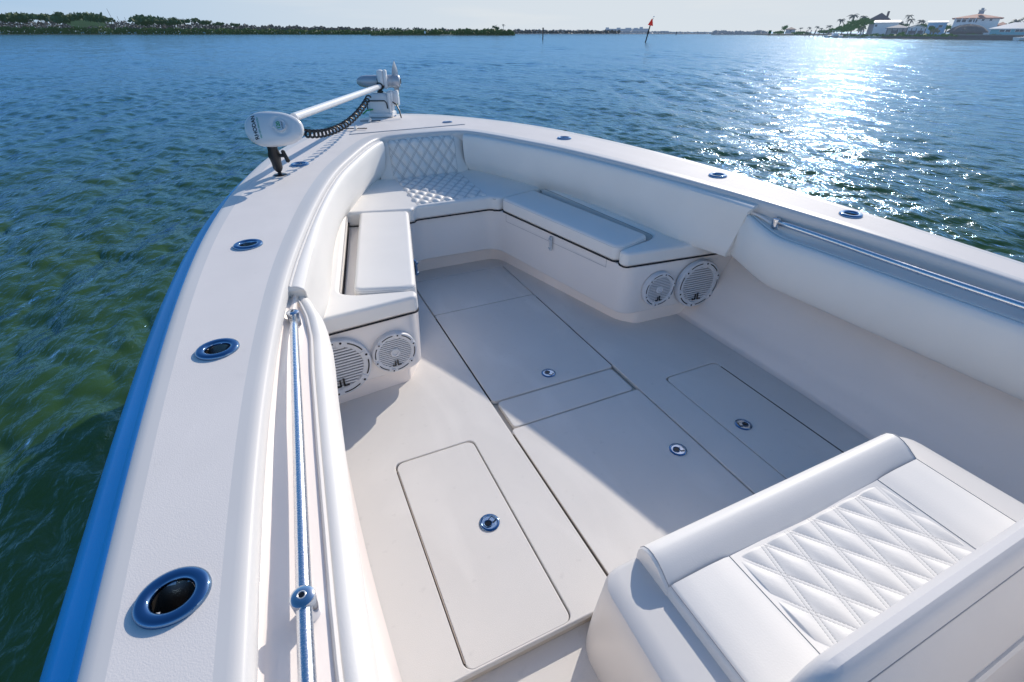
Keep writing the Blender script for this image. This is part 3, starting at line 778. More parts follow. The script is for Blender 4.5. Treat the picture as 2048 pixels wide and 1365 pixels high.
# shaft collar and motor pod
b = MB(); bxr(b, Vector((-.095, 4.90, 1.255)), (.055, .075, .13), TQ, .02); bxr(b, Vector((-.055, 4.89, 1.245)), (.03, .06, .15), TQ, .012); b.build('shaft_clamp', M['motorwhite'], tm)
b = MB(); b.tube([SH1 + ax * .035, SH1 - ax * .02], .032, 16); bxr(b, SH1 + Vector((-.005, -.012, .03)), (.045, .03, .075), TQ, .012); b.ball(Vector((-.12, 4.86, bz0 + .205)), (.028, .02, .014), 10); b.build('clamp_pad', M['black'], tm)
pd = Vector((math.cos(R(-18)), math.sin(R(-18)), 0)); PQ = Matrix((Vector((0, 0, 1)), pd.cross(Vector((0, 0, 1))) * -1, pd)).transposed()
pc = Vector((-.095, 4.965, 1.225))
b = MB(); b.lathe([(.0, -.20), (.018, -.196), (.034, -.18), (.045, -.15), (.050, -.11), (.051, .0), (.051, .115)], 28, PQ, pc); b.build('motor_pod', M['motorgrey'], tm, smooth=True)
b = MB(); b.lathe([(.051, .116), (.053, .12), (.052, .165), (.046, .178), (.03, .185), (.0, .187)], 28, PQ, pc)
b.build('prop_hub', M['motorgrey'], tm, smooth=True)
for k, a0 in enumerate((R(3), R(183))):
    b = MB(); sc = []
    for t in np.linspace(0, 1, 12):
        rr = .04 + .118 * t; w = .034 * math.sin(math.pi * min(1, .25 + .75 * t)) ** .6 + .001; tw = R(55 - 38 * t)
        d = Vector((math.cos(a0), math.sin(a0), 0)); tt = Vector((-math.sin(a0), math.cos(a0), 0))
        ch = tt * math.cos(tw) + Vector((0, 0, 1)) * math.sin(tw)
        sc.append([PQ @ (d * rr + ch * (w * q_) + tt * (.012 * t * t) + Vector((0, 0, .006 * nn_))) + pc + pd * .145 for q_, nn_ in ((-1, 0), (-.5, .5), (0, .7), (.5, .5), (1, 0), (0, -.4))])
    b.loft(sc, True, True, True); b.build('propeller_blade', M['motorgrey'], tm)
b = MB(); b.lathe([(.022, .1865), (.020, .192), (.010, .193), (0, .193)], 16, PQ, pc); b.build('prop_nut', M['darksteel'], tm)

# ball-mount arm that carries the head
arm = empty('support_arm', deckpt(-1.093, 3.205), 'black double-socket ball mount arm standing on port deck under the motor head', 'mount')
b = MB(); base = deckpt(-1.093, 3.205); b.lathe([(.036, .0), (.036, .004), (.032, .006), (.014, .008), (.010, .014), (.010, .028)], 24, None, base); b.build('base_plate', M['blackgloss'], arm)
b = MB(); b.ball(base + Vector((0, 0, .034)), .0155, 14); b.build('ball', M['black'], arm)
t0, t1 = base + Vector((-.002, -.006, .030)), Vector((-1.10, 3.10, 1.095)); axis = (t1 - t0).normalized()
b = MB(); sc = []
side = axis.cross(Vector((0, 1, 0))).normalized(); oth = axis.cross(side)
for f, w, d in ((-.06, .012, .012), (0, .021, .019), (.08, .026, .024), (.3, .0265, .024), (.42, .030, .026), (.52, .034, .027), (.6, .031, .026), (.72, .0265, .024), (.95, .0265, .025), (1.0, .022, .02), (1.03, .012, .012)):
    sc.append([t0.lerp(t1, f) + side * (w * math.cos(a) * (1 - .15 * abs(math.sin(2 * a)))) + oth * (d * math.sin(a)) for a in [2 * math.pi * k / 20 for k in range(20)]])
b.loft(sc, True, True, True); b.build('socket_arm', M['black'], arm)
b = MB(); mid = t0.lerp(t1, .52); kn = Vector((.96, -.28, 0)); b.tube([mid + kn * .02, mid + kn * .05], .010, 10)
kd = Vector((.28, .05, -.95)).normalized(); b.tube([mid + kn * .056 - kd * .03, mid + kn * .056 - kd * .024, mid + kn * .056, mid + kn * .056 + kd * .034, mid + kn * .056 + kd * .04], [.006, .011, .0105, .012, .006], 10); b.build('clamp_knob', M['black'], arm)

# ================================================================== WATER
def water():
    waves = []
    main = math.atan2(-FW.y * .55 + RT.y * -.8, -FW.x * .55 + RT.x * -.8)
    for i in range(84):
        lam = 0.13 * (9.0 / 0.13) ** ((i + rng.random()) / 84)
        th = main + rng.normal(0, .62 if lam < 1.2 else .40)
        k = 2 * math.pi / lam
        amp = .0070 * lam ** .92 if lam < .6 else .0070 * .6 ** .92 * (lam / .6) ** .34
        waves.append((k * math.cos(th), k * math.sin(th), amp, rng.random() * 6.283, lam))
    rad = [.6]
    while rad[-1] < 9000: rad.append(rad[-1] * (1.0068 if rad[-1] < 330 else 1.05) + .001)
    rad = np.array(rad)
    yaw0 = math.atan2(FW.y, FW.x)
    ang = list(np.linspace(-1.06, 1.02, 1150)); extra = list(np.linspace(1.02, 2 * math.pi - 1.06, 120))[1:]
    ang = np.array(ang + extra) + yaw0
    Rr, An = np.meshgrid(rad, ang, indexing='ij')
    X = CAM.x + Rr * np.cos(An); Y = CAM.y + Rr * np.sin(An); Z = np.zeros_like(X); DX = np.zeros_like(X); DY = np.zeros_like(X)
    gust = .78 + .34 * np.sin(X * .21 + 1.3 * np.sin(Y * .13)) * np.sin(Y * .17 + .8)
    for kx, ky, a, ph, lam in waves:
        rmax = lam / .0068 / 2.0; n = int(np.searchsorted(rad, rmax))      # finer waves only where the mesh can hold them
        if n < 2: continue
        sl_ = slice(0, n)
        fade = np.clip((rmax - rad[:n]) / (rmax * .4), 0, 1)[:, None]
        arg = kx * X[sl_] + ky * Y[sl_] + ph
        kk = math.hypot(kx, ky); A = a * fade * gust[sl_]
        Z[sl_] += A * np.sin(arg); c_ = np.cos(arg) * A * 1.0; DX[sl_] -= kx / kk * c_; DY[sl_] -= ky / kk * c_
    P = np.stack([X + DX, Y + DY, SEA + Z], -1)
    P = np.concatenate([P, P[:, :1]], 1)
    rip = np.interp(Rr, [0, 6, 16, 60, 250, 500], [1, 1, .5, .5, .9, 1.2]); rip = np.concatenate([rip, rip[:, :1]], 1)
    me = grid_mesh(P, 'water', dict(ripple=rip))
    m = bpy.data.materials.new('sea_water'); m.use_nodes = True
    N, L = nodes(m); N.remove(N['Principled BSDF']); out = N['Material Output']
    g = N.new('ShaderNodeNewGeometry')
    # murky body colour: greenish brown, patchy
    n = N.new('ShaderNodeTexNoise'); n.inputs['Scale'].default_value = .35; n.inputs['Detail'].default_value = 3; L.new(g.outputs['Position'], n.inputs['Vector'])
    cr = N.new('ShaderNodeValToRGB'); cr.color_ramp.elements[0].position = .35; cr.color_ramp.elements[1].position = .68
    cr.color_ramp.elements[0].color = (.026, .064, .020, 1); cr.color_ramp.elements[1].color = (.036, .070, .015, 1)
    L.new(n.outputs['Fac'], cr.inputs['Fac'])
    # ripples too small for the mesh
    mp = N.new('ShaderNodeMapping'); mp.inputs['Rotation'].default_value = (0, 0, -main); mp.inputs['Scale'].default_value = (1, .5, 1)
    L.new(g.outputs['Position'], mp.inputs['Vector'])
    at = N.new('ShaderNodeAttribute'); at.attribute_name = 'ripple'
    prev = None
    for sc_, ds_ in ((1.1, .08), (2.6, .10), (7.0, .045), (21, .013)):
        t = N.new('ShaderNodeTexNoise'); t.inputs['Scale'].default_value = sc_; t.inputs['Detail'].default_value = 2.5; t.inputs['Roughness'].default_value = .5
        t.inputs['Distortion'].default_value = .5
        L.new(mp.outputs['Vector'], t.inputs['Vector'])
        u = N.new('ShaderNodeBump'); u.inputs['Distance'].default_value = ds_
        L.new(at.outputs['Fac'], u.inputs['Strength']); L.new(t.outputs['Fac'], u.inputs['Height'])
        if prev is not None: L.new(prev, u.inputs['Normal'])
        prev = u.outputs['Normal']
    df = N.new('ShaderNodeBsdfDiffuse'); L.new(cr.outputs['Color'], df.inputs['Color'])
    gl = N.new('ShaderNodeBsdfGlossy'); gl.inputs['Roughness'].default_value = .085; gl.inputs['Color'].default_value = (.23, .52, .93, 1); L.new(prev, gl.inputs['Normal'])  # blue of the higher sky put into the reflection colour
    fr = N.new('ShaderNodeFresnel'); fr.inputs['IOR'].default_value = 1.333; L.new(prev, fr.inputs['Normal'])
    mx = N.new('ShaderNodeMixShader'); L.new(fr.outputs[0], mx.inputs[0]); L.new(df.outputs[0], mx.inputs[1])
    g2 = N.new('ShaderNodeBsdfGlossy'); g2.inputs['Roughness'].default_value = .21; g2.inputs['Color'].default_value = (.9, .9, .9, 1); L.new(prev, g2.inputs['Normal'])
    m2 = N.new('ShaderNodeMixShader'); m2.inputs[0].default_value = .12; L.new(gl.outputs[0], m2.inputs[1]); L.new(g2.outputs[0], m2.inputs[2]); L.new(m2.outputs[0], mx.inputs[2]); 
    em = N.new('ShaderNodeEmission'); em.inputs['Color'].default_value = (.004, .014, .007, 1); ad = N.new('ShaderNodeAddShader')   # glow added to stand in for light scattered in the turbid water
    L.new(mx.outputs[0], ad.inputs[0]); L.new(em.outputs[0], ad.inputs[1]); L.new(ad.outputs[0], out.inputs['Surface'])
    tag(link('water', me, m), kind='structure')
water()

# ================================================================== THE SHORES
SM = dict(
    mangrove=mat_leaf('leaf_mangrove', (.03, .052, .016), (.11, .16, .04)),
    scrub=mat_leaf('leaf_scrub', (.075, .08, .065), (.14, .125, .11)),
    pine=mat_leaf('leaf_pine', (.03, .055, .036), (.11, .15, .075)),
    broad=mat_leaf('leaf_broad', (.012, .028, .012), (.07, .10, .035)),
    far=mat_leaf('leaf_far_haze', (.10, .14, .18), (.17, .21, .24)),  # pale blue of distance haze put into the leaf colours
    lime=mat_leaf('leaf_lime', (.06, .09, .015), (.28, .26, .05)),
    palm=mat_leaf('leaf_palm', (.015, .03, .018), (.06, .09, .04)),
    bark=mat('bark', (.10, .085, .075), .9), land=mat('shore_earth', (.10, .10, .07), .95, var=(.2, .3)),
    farland=mat('far_earth_haze', (.16, .18, .20), .95), sand=mat('sand', (.45, .36, .27), .95),  # far earth carries a painted haze tint
    sea_wall=mat('concrete_stained', (.045, .05, .055), .9, var=(1.5, .4)), cap=mat('concrete_cap', (.30, .29, .27), .9),
    white=mat('render_white', (.74, .75, .76), .8, var=(.5, .05)), blue=mat('render_blue', (.20, .42, .62), .8), turq=mat('render_turquoise', (.12, .46, .56), .8),
    grey=mat('siding_grey', (.36, .36, .38), .8), tan=mat('siding_tan', (.42, .38, .35), .8),
    red=mat('roof_tile_red', (.42, .13, .075), .8, var=(1.5, .2)), darkred=mat('roof_tile_brown', (.14, .06, .055), .8), rgrey=mat('roof_grey', (.30, .29, .29), .8), rwhite=mat('roof_white', (.66, .66, .66), .6),
    thatch=mat('thatch', (.085, .07, .062), .95, var=(2, .35)), glass=mat('window_glass', (.025, .04, .06), .08), frame=mat('window_frame', (.75, .76, .77), .6),
    wood=mat('dock_timber', (.045, .042, .042), .9), boatw=mat('moored_boat_white', (.72, .73, .74), .4), condo=mat('far_render_haze', (.40, .40, .43), .9), condow=mat('far_window_haze', (.24, .26, .30), .6),  # far walls and windows tinted in their colour for haze
    mred=mat('marker_red', (.62, .03, .02), .6), mgreen=mat('marker_green', (.01, .16, .06), .6), pile=mat('marker_pile', (.03, .03, .035), .9), sign=mat('sign_white', (.6, .68, .75), .7),
)
HYP = 64.0
def zpx(y, d): return (HYP - y) * d / 1364 + (CAM.z - SEA)          # photo row of a point at depth d -> height above the sea
LAT = RT.copy()

def leaves(name, C, size, m, parent=None, shade=None, loc=None, flat=.7, kind=None):
    """C: (n,3) leaf-clump centres in world space"""
    n = len(C); a = rng.normal(size=(n, 3)); a /= np.linalg.norm(a, axis=1)[:, None]
    b = rng.normal(size=(n, 3)); b -= a * (a * b).sum(1)[:, None]; b /= np.linalg.norm(b, axis=1)[:, None]
    s = size * rng.uniform(.55, 1.3, (n, 1)); a *= s; b *= s * flat
    P = np.stack([C - a, C - b * .8, C + a, C + b], 1)
    me = bpy.data.meshes.new(name); me.from_pydata(P.reshape(-1, 3).tolist(), [], np.arange(4 * n).reshape(-1, 4).tolist()); me.update()
    if shade is None: shade = rng.random(n)
    at = me.attributes.new('shade', 'FLOAT', 'FACE'); at.data.foreach_set('value', np.clip(shade, 0, 1).astype(np.float32))
    return link(name, me, m, parent, None, False)

def clumps(n, centre, rad, k, tight=.36):
    """n leaf centres in k clumps filling an ellipsoid"""
    cs = rng.normal(size=(k, 3)); cs /= np.linalg.norm(cs, axis=1)[:, None]; cs *= rng.uniform(.35, .95, (k, 1)); cs[:, 2] = np.abs(cs[:, 2]) * 1.0 - .25
    P = cs[rng.integers(0, k, n)] + rng.normal(size=(n, 3)) * tight * np.array([1, 1, .55])
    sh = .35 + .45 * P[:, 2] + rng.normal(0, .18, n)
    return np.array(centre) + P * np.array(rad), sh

def tree(name, px, d, ytop, ybase, wpx, label, m='pine', n=420, lean=0, trunk=True, flat=False, group='trees along the shores', zbase=.6):
    b0 = shore(px, d, zbase); zt, zb = zpx(ytop, d), zpx(ybase, d); w = wpx * d / 1150 / 2
    root = empty(name, b0, label, 'tree', group)
    top = b0 + LAT * lean; top.z = SEA + (zt * .75 + zb * .25)
    mb = MB(); mid = b0.lerp(top, .5) + Vector((.2, .1, 0))
    mb.tube([b0, mid, top], [.32, .22, .08], 7)
    for k in range(6):
        a = k * 1.05 + random.random(); p = b0.lerp(top, .45 + .09 * k); q = p + LAT * (w * .7 * math.cos(a)) + FW * (w * .7 * math.sin(a)) + Vector((0, 0, (zt - zb) * .22))
        mb.tube([p, p.lerp(q, .5) + Vector((0, 0, .2)), q], [.12, .08, .03], 5)
    mb.build('trunk', SM['bark'], root)
    cen = b0 + LAT * lean; cen.z = SEA + (zt + zb) / 2
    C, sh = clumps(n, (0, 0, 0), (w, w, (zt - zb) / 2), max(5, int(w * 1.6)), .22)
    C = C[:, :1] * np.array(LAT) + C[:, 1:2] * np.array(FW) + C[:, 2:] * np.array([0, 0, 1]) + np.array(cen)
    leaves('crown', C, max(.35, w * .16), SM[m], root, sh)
    return root

def palm(px, d, ytop, label, r=1.7, lean=0, zbase=1.2, n=15, group='palms on the shores'):
    b0 = shore(px, d, zbase); top = b0 + LAT * lean; top.z = SEA + zpx(ytop, d) - r * .28
    root = empty('palm_tree', b0, label, 'palm tree', group)
    mb = MB(); mb.tube([b0, b0.lerp(top, .5) - LAT * lean * .15, top], [.20, .15, .12], 7); mb.build('trunk', SM['bark'], root)
    vs, fs, sh = [], [], []
    for k in range(n):
        a = 2 * math.pi * k / n + random.uniform(-.2, .2); el = random.uniform(-.15, .95); Ln = r * random.uniform(.85, 1.2)
        h = LAT * math.cos(a) + FW * math.sin(a); sd_ = h.cross(Vector((0, 0, 1)))
        prev = None
        for i in range(7):
            t = i / 6; p = top + h * (Ln * t * math.cos(el * (1 - .6 * t))) + Vector((0, 0, Ln * (math.sin(el) * t - .75 * t * t)))
            wd = r * .15 * math.sin(math.pi * (.08 + .9 * t)) ** .7; row = [p + sd_ * wd - Vector((0, 0, wd * .55)), p, p - sd_ * wd - Vector((0, 0, wd * .55))]
            i0 = len(vs); vs += [tuple(q) for q in row]
            if prev is not None:
                fs += [(prev, prev + 1, i0 + 1, i0), (prev + 1, prev + 2, i0 + 2, i0 + 1)]; sh += [random.random() * .6 + .3 * math.sin(el)] * 2
            prev = i0
    me = bpy.data.meshes.new('crown'); me.from_pydata(vs, [], fs); me.update()
    at = me.attributes.new('shade', 'FLOAT', 'FACE'); at.data.foreach_set('value', [min(1, max(0, s)) for s in sh])
    link('crown', me, SM['palm'], root, None, False)
    return root

# sea haze: faint glow put into far materials as scattered sky light
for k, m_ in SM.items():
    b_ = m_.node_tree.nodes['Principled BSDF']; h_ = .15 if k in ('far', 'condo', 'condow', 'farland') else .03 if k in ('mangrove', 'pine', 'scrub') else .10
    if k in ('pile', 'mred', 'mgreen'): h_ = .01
    if k == 'mred': h_ = .22  # red glow put into the day board, which is backlit
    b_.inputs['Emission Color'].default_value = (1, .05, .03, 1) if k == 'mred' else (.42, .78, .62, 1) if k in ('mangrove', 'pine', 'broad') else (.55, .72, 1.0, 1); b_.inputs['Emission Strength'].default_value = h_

# ---- ground of the shores
def land(name, pts, z, m):
    mb = MB(); k = len(pts); top = [shore(p, d, z) for p, d in pts]; bot = [shore(p, d, -.6) for p, d in pts]
    mb.add(top + bot, [tuple(range(k))] + [(i, (i + 1) % k, k + (i + 1) % k, k + i) for i in range(k)])
    return tag(mb.build(name, m, None, None, False), kind='structure')
WALL = [(1652, 262), (1690, 243), (1750, 223), (1850, 199), (1950, 182), (2060, 166), (2240, 146)]
land('shore', [(1652, 262.3)] + [(p, d + .3) for p, d in WALL[1:]] + [(2240, 420), (1652, 420)], 1.15, SM['land'])
land('shore', [(1535, 402), (1660, 395), (1660, 520), (1500, 520)], .7, SM['land'])
land('island_shore', [(-420, 520), (200, 522), (735, 530), (760, 620), (-420, 640)], .35, SM['land'])
land('island_shore', [(742, 392), (880, 389), (1028, 394), (1000, 430), (760, 430)], .35, SM['land'])
land('beach', [(880, 387.5), (892, 386), (906, 388), (900, 391), (884, 391)], .55, SM['sand'])
land('far_shore', [(1000, 600), (1440, 600), (1440, 2200), (900, 2200)], .5, SM['farland'])
land('far_shore', [(1425, 480), (1535, 480), (1535, 700), (1425, 700)], .4, SM['farland'])

# ---- masses of mangrove and scrub nobody could count
def strip(name, label, p0, p1, d0, dd, ylo, tops, n, size, m, pw=1.0):
    t = rng.random(n); px = p0 + (p1 - p0) * t; d = d0 + dd * rng.random(n)
    yt = np.interp(px, [a for a, _ in tops], [b for _, b in tops])
    zt = (HYP - yt) * d / 1364 + (CAM.z - SEA)
    zt = zt * (1 + .10 * np.sin(px * .13) + .08 * np.sin(px * .37 + 1) + .06 * np.sin(px * .91))
    u = rng.random(n) ** pw; zl = ylo; Z = zl + (zt - zl) * u
    C = np.array(CAM)[None] * np.array([1, 1, 0]) + np.array(FW)[None] * d[:, None] + np.array(RT)[None] * (d * (px - 1024) / 1150.4)[:, None]
    C[:, 2] = SEA + Z
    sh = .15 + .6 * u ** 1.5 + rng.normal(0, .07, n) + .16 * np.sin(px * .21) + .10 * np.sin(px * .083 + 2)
    o = leaves(name, C, size, m, None, sh)
    return tag(o, label, 'vegetation', None, 'stuff')
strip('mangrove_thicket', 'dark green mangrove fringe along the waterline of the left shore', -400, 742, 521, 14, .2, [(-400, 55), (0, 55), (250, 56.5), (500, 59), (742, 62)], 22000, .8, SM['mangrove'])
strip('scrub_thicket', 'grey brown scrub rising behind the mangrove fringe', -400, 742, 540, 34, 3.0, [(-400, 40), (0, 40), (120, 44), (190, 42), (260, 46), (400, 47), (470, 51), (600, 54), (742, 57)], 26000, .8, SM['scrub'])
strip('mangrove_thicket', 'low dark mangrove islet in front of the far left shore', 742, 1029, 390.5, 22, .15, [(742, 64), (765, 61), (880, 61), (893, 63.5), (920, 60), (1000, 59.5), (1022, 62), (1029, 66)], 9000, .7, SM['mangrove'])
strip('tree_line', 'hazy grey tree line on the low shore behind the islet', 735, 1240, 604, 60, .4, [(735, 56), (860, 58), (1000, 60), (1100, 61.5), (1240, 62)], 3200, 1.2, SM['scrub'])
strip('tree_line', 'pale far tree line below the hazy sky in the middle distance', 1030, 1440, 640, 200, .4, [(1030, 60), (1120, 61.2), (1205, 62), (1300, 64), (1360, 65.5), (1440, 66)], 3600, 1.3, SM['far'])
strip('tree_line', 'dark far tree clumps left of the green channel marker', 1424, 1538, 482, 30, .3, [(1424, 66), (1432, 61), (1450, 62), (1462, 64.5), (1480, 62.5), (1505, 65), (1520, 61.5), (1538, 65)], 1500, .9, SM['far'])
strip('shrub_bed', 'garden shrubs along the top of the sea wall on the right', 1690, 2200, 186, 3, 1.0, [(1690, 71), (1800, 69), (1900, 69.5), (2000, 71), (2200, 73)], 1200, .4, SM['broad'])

# ---- trees on the left shore
LT = [(-60, 27, 48, 90, 'pine', 'wide dark tree cut by the left edge of the photo'), (22, 25.5, 46, 62, 'pine', 'dark rounded pine at far left above grey scrub'),
      (44, 30, 50, 44, 'pine', 'mid green tree just right of the leftmost pine'), (68, 24.5, 46, 44, 'pine', 'dark pine with two tops over the left scrub'),
      (96, 26, 47, 46, 'pine', 'dark flat pine in the middle of the left pine row'), (133, 23, 40, 22, 'pine', 'tallest slim pine with a small umbrella top'),
      (142, 30, 52, 52, 'pine', 'broad dark pine below the slim umbrella pine'), (170, 25.5, 50, 54, 'pine', 'large dark pine near the right end of the left group'),
      (183, 36, 60, 52, 'broad', 'lighter yellow green tree in front of the pines'), (203, 26, 52, 44, 'pine', 'leaning dark pine closing the left pine group'),
      (285, 28, 52, 30, 'pine', 'tall pine at the left of the second group, right of the bare masts'), (308, 31, 56, 54, 'pine', 'broad dark pine in the second group'),
      (335, 37, 56, 22, 'pine', 'small thin pine between the broad pine and the flat one'), (362, 34, 54, 40, 'pine', 'flat topped pine with feathery edge in the second group'),
      (400, 36, 52, 22, 'pine', 'upright small pine near the sloping end of the left shore'), (416, 39, 54, 24, 'pine', 'round small pine next to the upright one'),
      (441, 43, 54, 18, 'pine', 'windblown little tree on the descending shore'), (472, 45, 56, 22, 'pine', 'low dark tree near the end of the left tree row')]
for px, yt, yb, w, m, lab in LT:
    tree('pine_tree' if m == 'pine' else 'broadleaf_tree', px, 538, yt, yb, w, lab, m, 520, lean=random.uniform(-1, 1))
tree('feathery_tree', 992, 400, 46.5, 64, 15, 'single feathery tree standing above the islet tip', 'pine', 260)
tree('feathery_tree', 976, 402, 54, 64, 10, 'small bush-like tree left of the feathery islet tree', 'pine', 140)
palm(1006, 399, 48.5, 'thin palm beside the feathery tree on the islet', 1.4, .4, .4, 9)
for px, yt, ln, lab in ((226, 18.5, -1.2, 'tall bare leaning mast above the left scrub'), (237, 33, -.6, 'short bare mast right of the tall leaning mast'), (249, 35, -.3, 'thin short mast nearest the second pine group')):
    b0 = shore(px + 12, 545, .5); t1 = b0 + LAT * ln * 3; t1.z = SEA + zpx(yt, 545)
    mb = MB(); mb.tube([b0, b0.lerp(t1, .5), t1], [.28, .22, .14], 6); tag(mb.build('bare_mast', SM['bark']), lab, 'mast', 'bare masts')

# ---- channel markers
def marker(name, px, d, ytop, label, lean=0, kind=None, r=.17):
    b0 = shore(px, d, -.6); t1 = b0 + LAT * lean; t1.z = SEA + zpx(ytop, d)
    root = empty(name, shore(px, d, 0), label, 'channel marker')
    mb = MB(); mb.tube([b0, b0.lerp(t1, .5), t1], r, 8); mb.build('pile', SM['pile'], root)
    u = (t1 - b0).normalized(); s = LAT - u * LAT.dot(u); s.normalize(); o = s.cross(u)
    if kind == 'red':
        c = t1 + u * .1 - FW * .25
        mb = MB(); tri = [c - s * .62 - u * .45, c + s * .62 - u * .45, c + s * .10 + u * .85, c - s * .10 + u * .85]
        mb.add(tri + [p + FW * .06 for p in tri], [(0, 1, 2, 3), (7, 6, 5, 4), (0, 4, 5, 1), (1, 5, 6, 2), (2, 6, 7, 3), (3, 7, 4, 0)]); mb.build('day_board', SM['mred'], root, None, False)
        mb = MB(); mb.tube([t1 - u * .2, t1 + u * 1.2 + s * .25], .05, 6); mb.build('rod', SM['pile'], root)
        mb = MB(); mb.ball(t1 + u * 1.45 + s * .30, (.16, .16, .12), 8); mb.build('lamp', SM['sign'], root)
        mb = MB(); mb.tube([b0 + u * 2.4, b0 + u * 3.0], r * 1.5, 8); mb.build('pile_band', SM['pile'], root)
    elif kind == 'green':
        mb = MB(); bxr(mb, t1 - u * .4 - FW * .3, (2.0, .1, 2.0), Matrix.Rotation(-YAW, 3, 'Z'), .02, 1); mb.build('day_board', SM['mgreen'], root, None, False)
    elif kind == 'sign':
        mb = MB(); bxr(mb, t1 - u * .3 - FW * .3, (1.1, .1, 1.3), Matrix.Rotation(-YAW, 3, 'Z'), .02, 1); mb.build('day_board', SM['sign'], root, None, False)
    else:
        mb = MB(); mb.tube([t1 - u * .5, t1 + u * .05], r * 1.5, 8); mb.build('pile_cap', SM['pile'], root)
marker('channel_marker', 1292.5, 134, 48, 'leaning pile with a red triangular day board standing in open water', .78, 'red', .14)
marker('channel_marker', 1086, 183, 56, 'plain upright dark pile in the water left of the red marker', 0, None, .16)
marker('channel_marker', 1539, 400, 63, 'green square marker far off beside the bright glitter', .3, 'green', .3)
marker('channel_marker', 850, 380, 64, 'small pale sign on a pile in front of the mangrove islet', 0, 'sign', .12)
marker('channel_marker', 1353, 470, 64.5, 'tiny far pile right of the low apartment block', 0, None, .3)

# ---- far apartment blocks
def block(px0, px1, d, ytop, label, bumps):
    c = shore((px0 + px1) / 2, d, 0); w = (px1 - px0) * d / 1150; h = zpx(ytop, d); root = empty('apartment_building', c, label, 'building', 'apartment blocks on the far shore')
    RZ = Matrix.Rotation(-YAW, 3, 'Z')
    mb = MB(); mb.box(c + Vector((0, 0, h / 2)), (w, 16, h), M4=RZ); mb.build('wall', SM['condo'], root, None, False)
    for u, ww, hh in bumps:
        mb = MB(); mb.box(c + LAT * (u * w) + Vector((0, 0, h + hh / 2)), (ww * w, 12, hh), M4=RZ); mb.build('roof_tower', SM['condo'], root, None, False)
    rows = max(2, int(h / 3.2))
    for r_ in range(rows):
        mb = MB(); mb.box(c - FW * 8.1 + Vector((0, 0, h * (r_ + .55) / rows)), (w * .94, .3, h / rows * .4), M4=RZ); mb.build('window_row', SM['condow'], root, None, False)
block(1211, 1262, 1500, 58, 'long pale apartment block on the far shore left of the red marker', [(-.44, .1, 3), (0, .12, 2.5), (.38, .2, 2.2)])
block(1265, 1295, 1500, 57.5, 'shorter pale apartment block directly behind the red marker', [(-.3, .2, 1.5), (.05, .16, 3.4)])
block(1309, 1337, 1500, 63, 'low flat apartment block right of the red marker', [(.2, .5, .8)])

# ---- sea wall and dock on the right
root = empty('sea_wall', shore(1850, 199, 0), 'dark stained sea wall with pale cap holding the right shore', 'sea wall')
mb = MB(); cp = MB(); sec = []; s2 = []
for p, d in WALL:
    q = shore(p, d, 0); sec.append([q + Vector((0, 0, -.8)), q + Vector((0, 0, 1.25)), q + FW * .5 + Vector((0, 0, 1.25)), q + FW * .5 + Vector((0, 0, -.8))])
    s2.append([q - FW * .15 + Vector((0, 0, 1.252)), q - FW * .15 + Vector((0, 0, 1.42)), q + FW * .7 + Vector((0, 0, 1.42)), q + FW * .7 + Vector((0, 0, 1.252))])
mb.loft(sec, True, True, True); mb.build('wall', SM['sea_wall'], root, None, False); cp.loft(s2, True, True, True); cp.build('wall_cap', SM['cap'], root, None, False)
root = empty('dock', shore(1633, 300, 0), 'dark timber dock on posts at the left end of the right shore', 'dock')
mb = MB(); a, c = shore(1613, 312, 1.7), shore(1668, 286, 1.7); mb.loft([[p + FW * u + Vector((0, 0, z)) for u, z in ((-1, 0), (1, 0), (1, -.25), (-1, -.25))] for p in (a, c)], True, True, True); mb.build('dock_deck', SM['wood'], root, None, False)
for k in range(7):
    p = a.lerp(c, k / 6); mb = MB(); mb.tube([p + LAT * -.5 + Vector((0, 0, -3.0)), p + LAT * (.2) + Vector((0, 0, 1.2))], .22, 6); mb.build('post', SM['wood'], root)

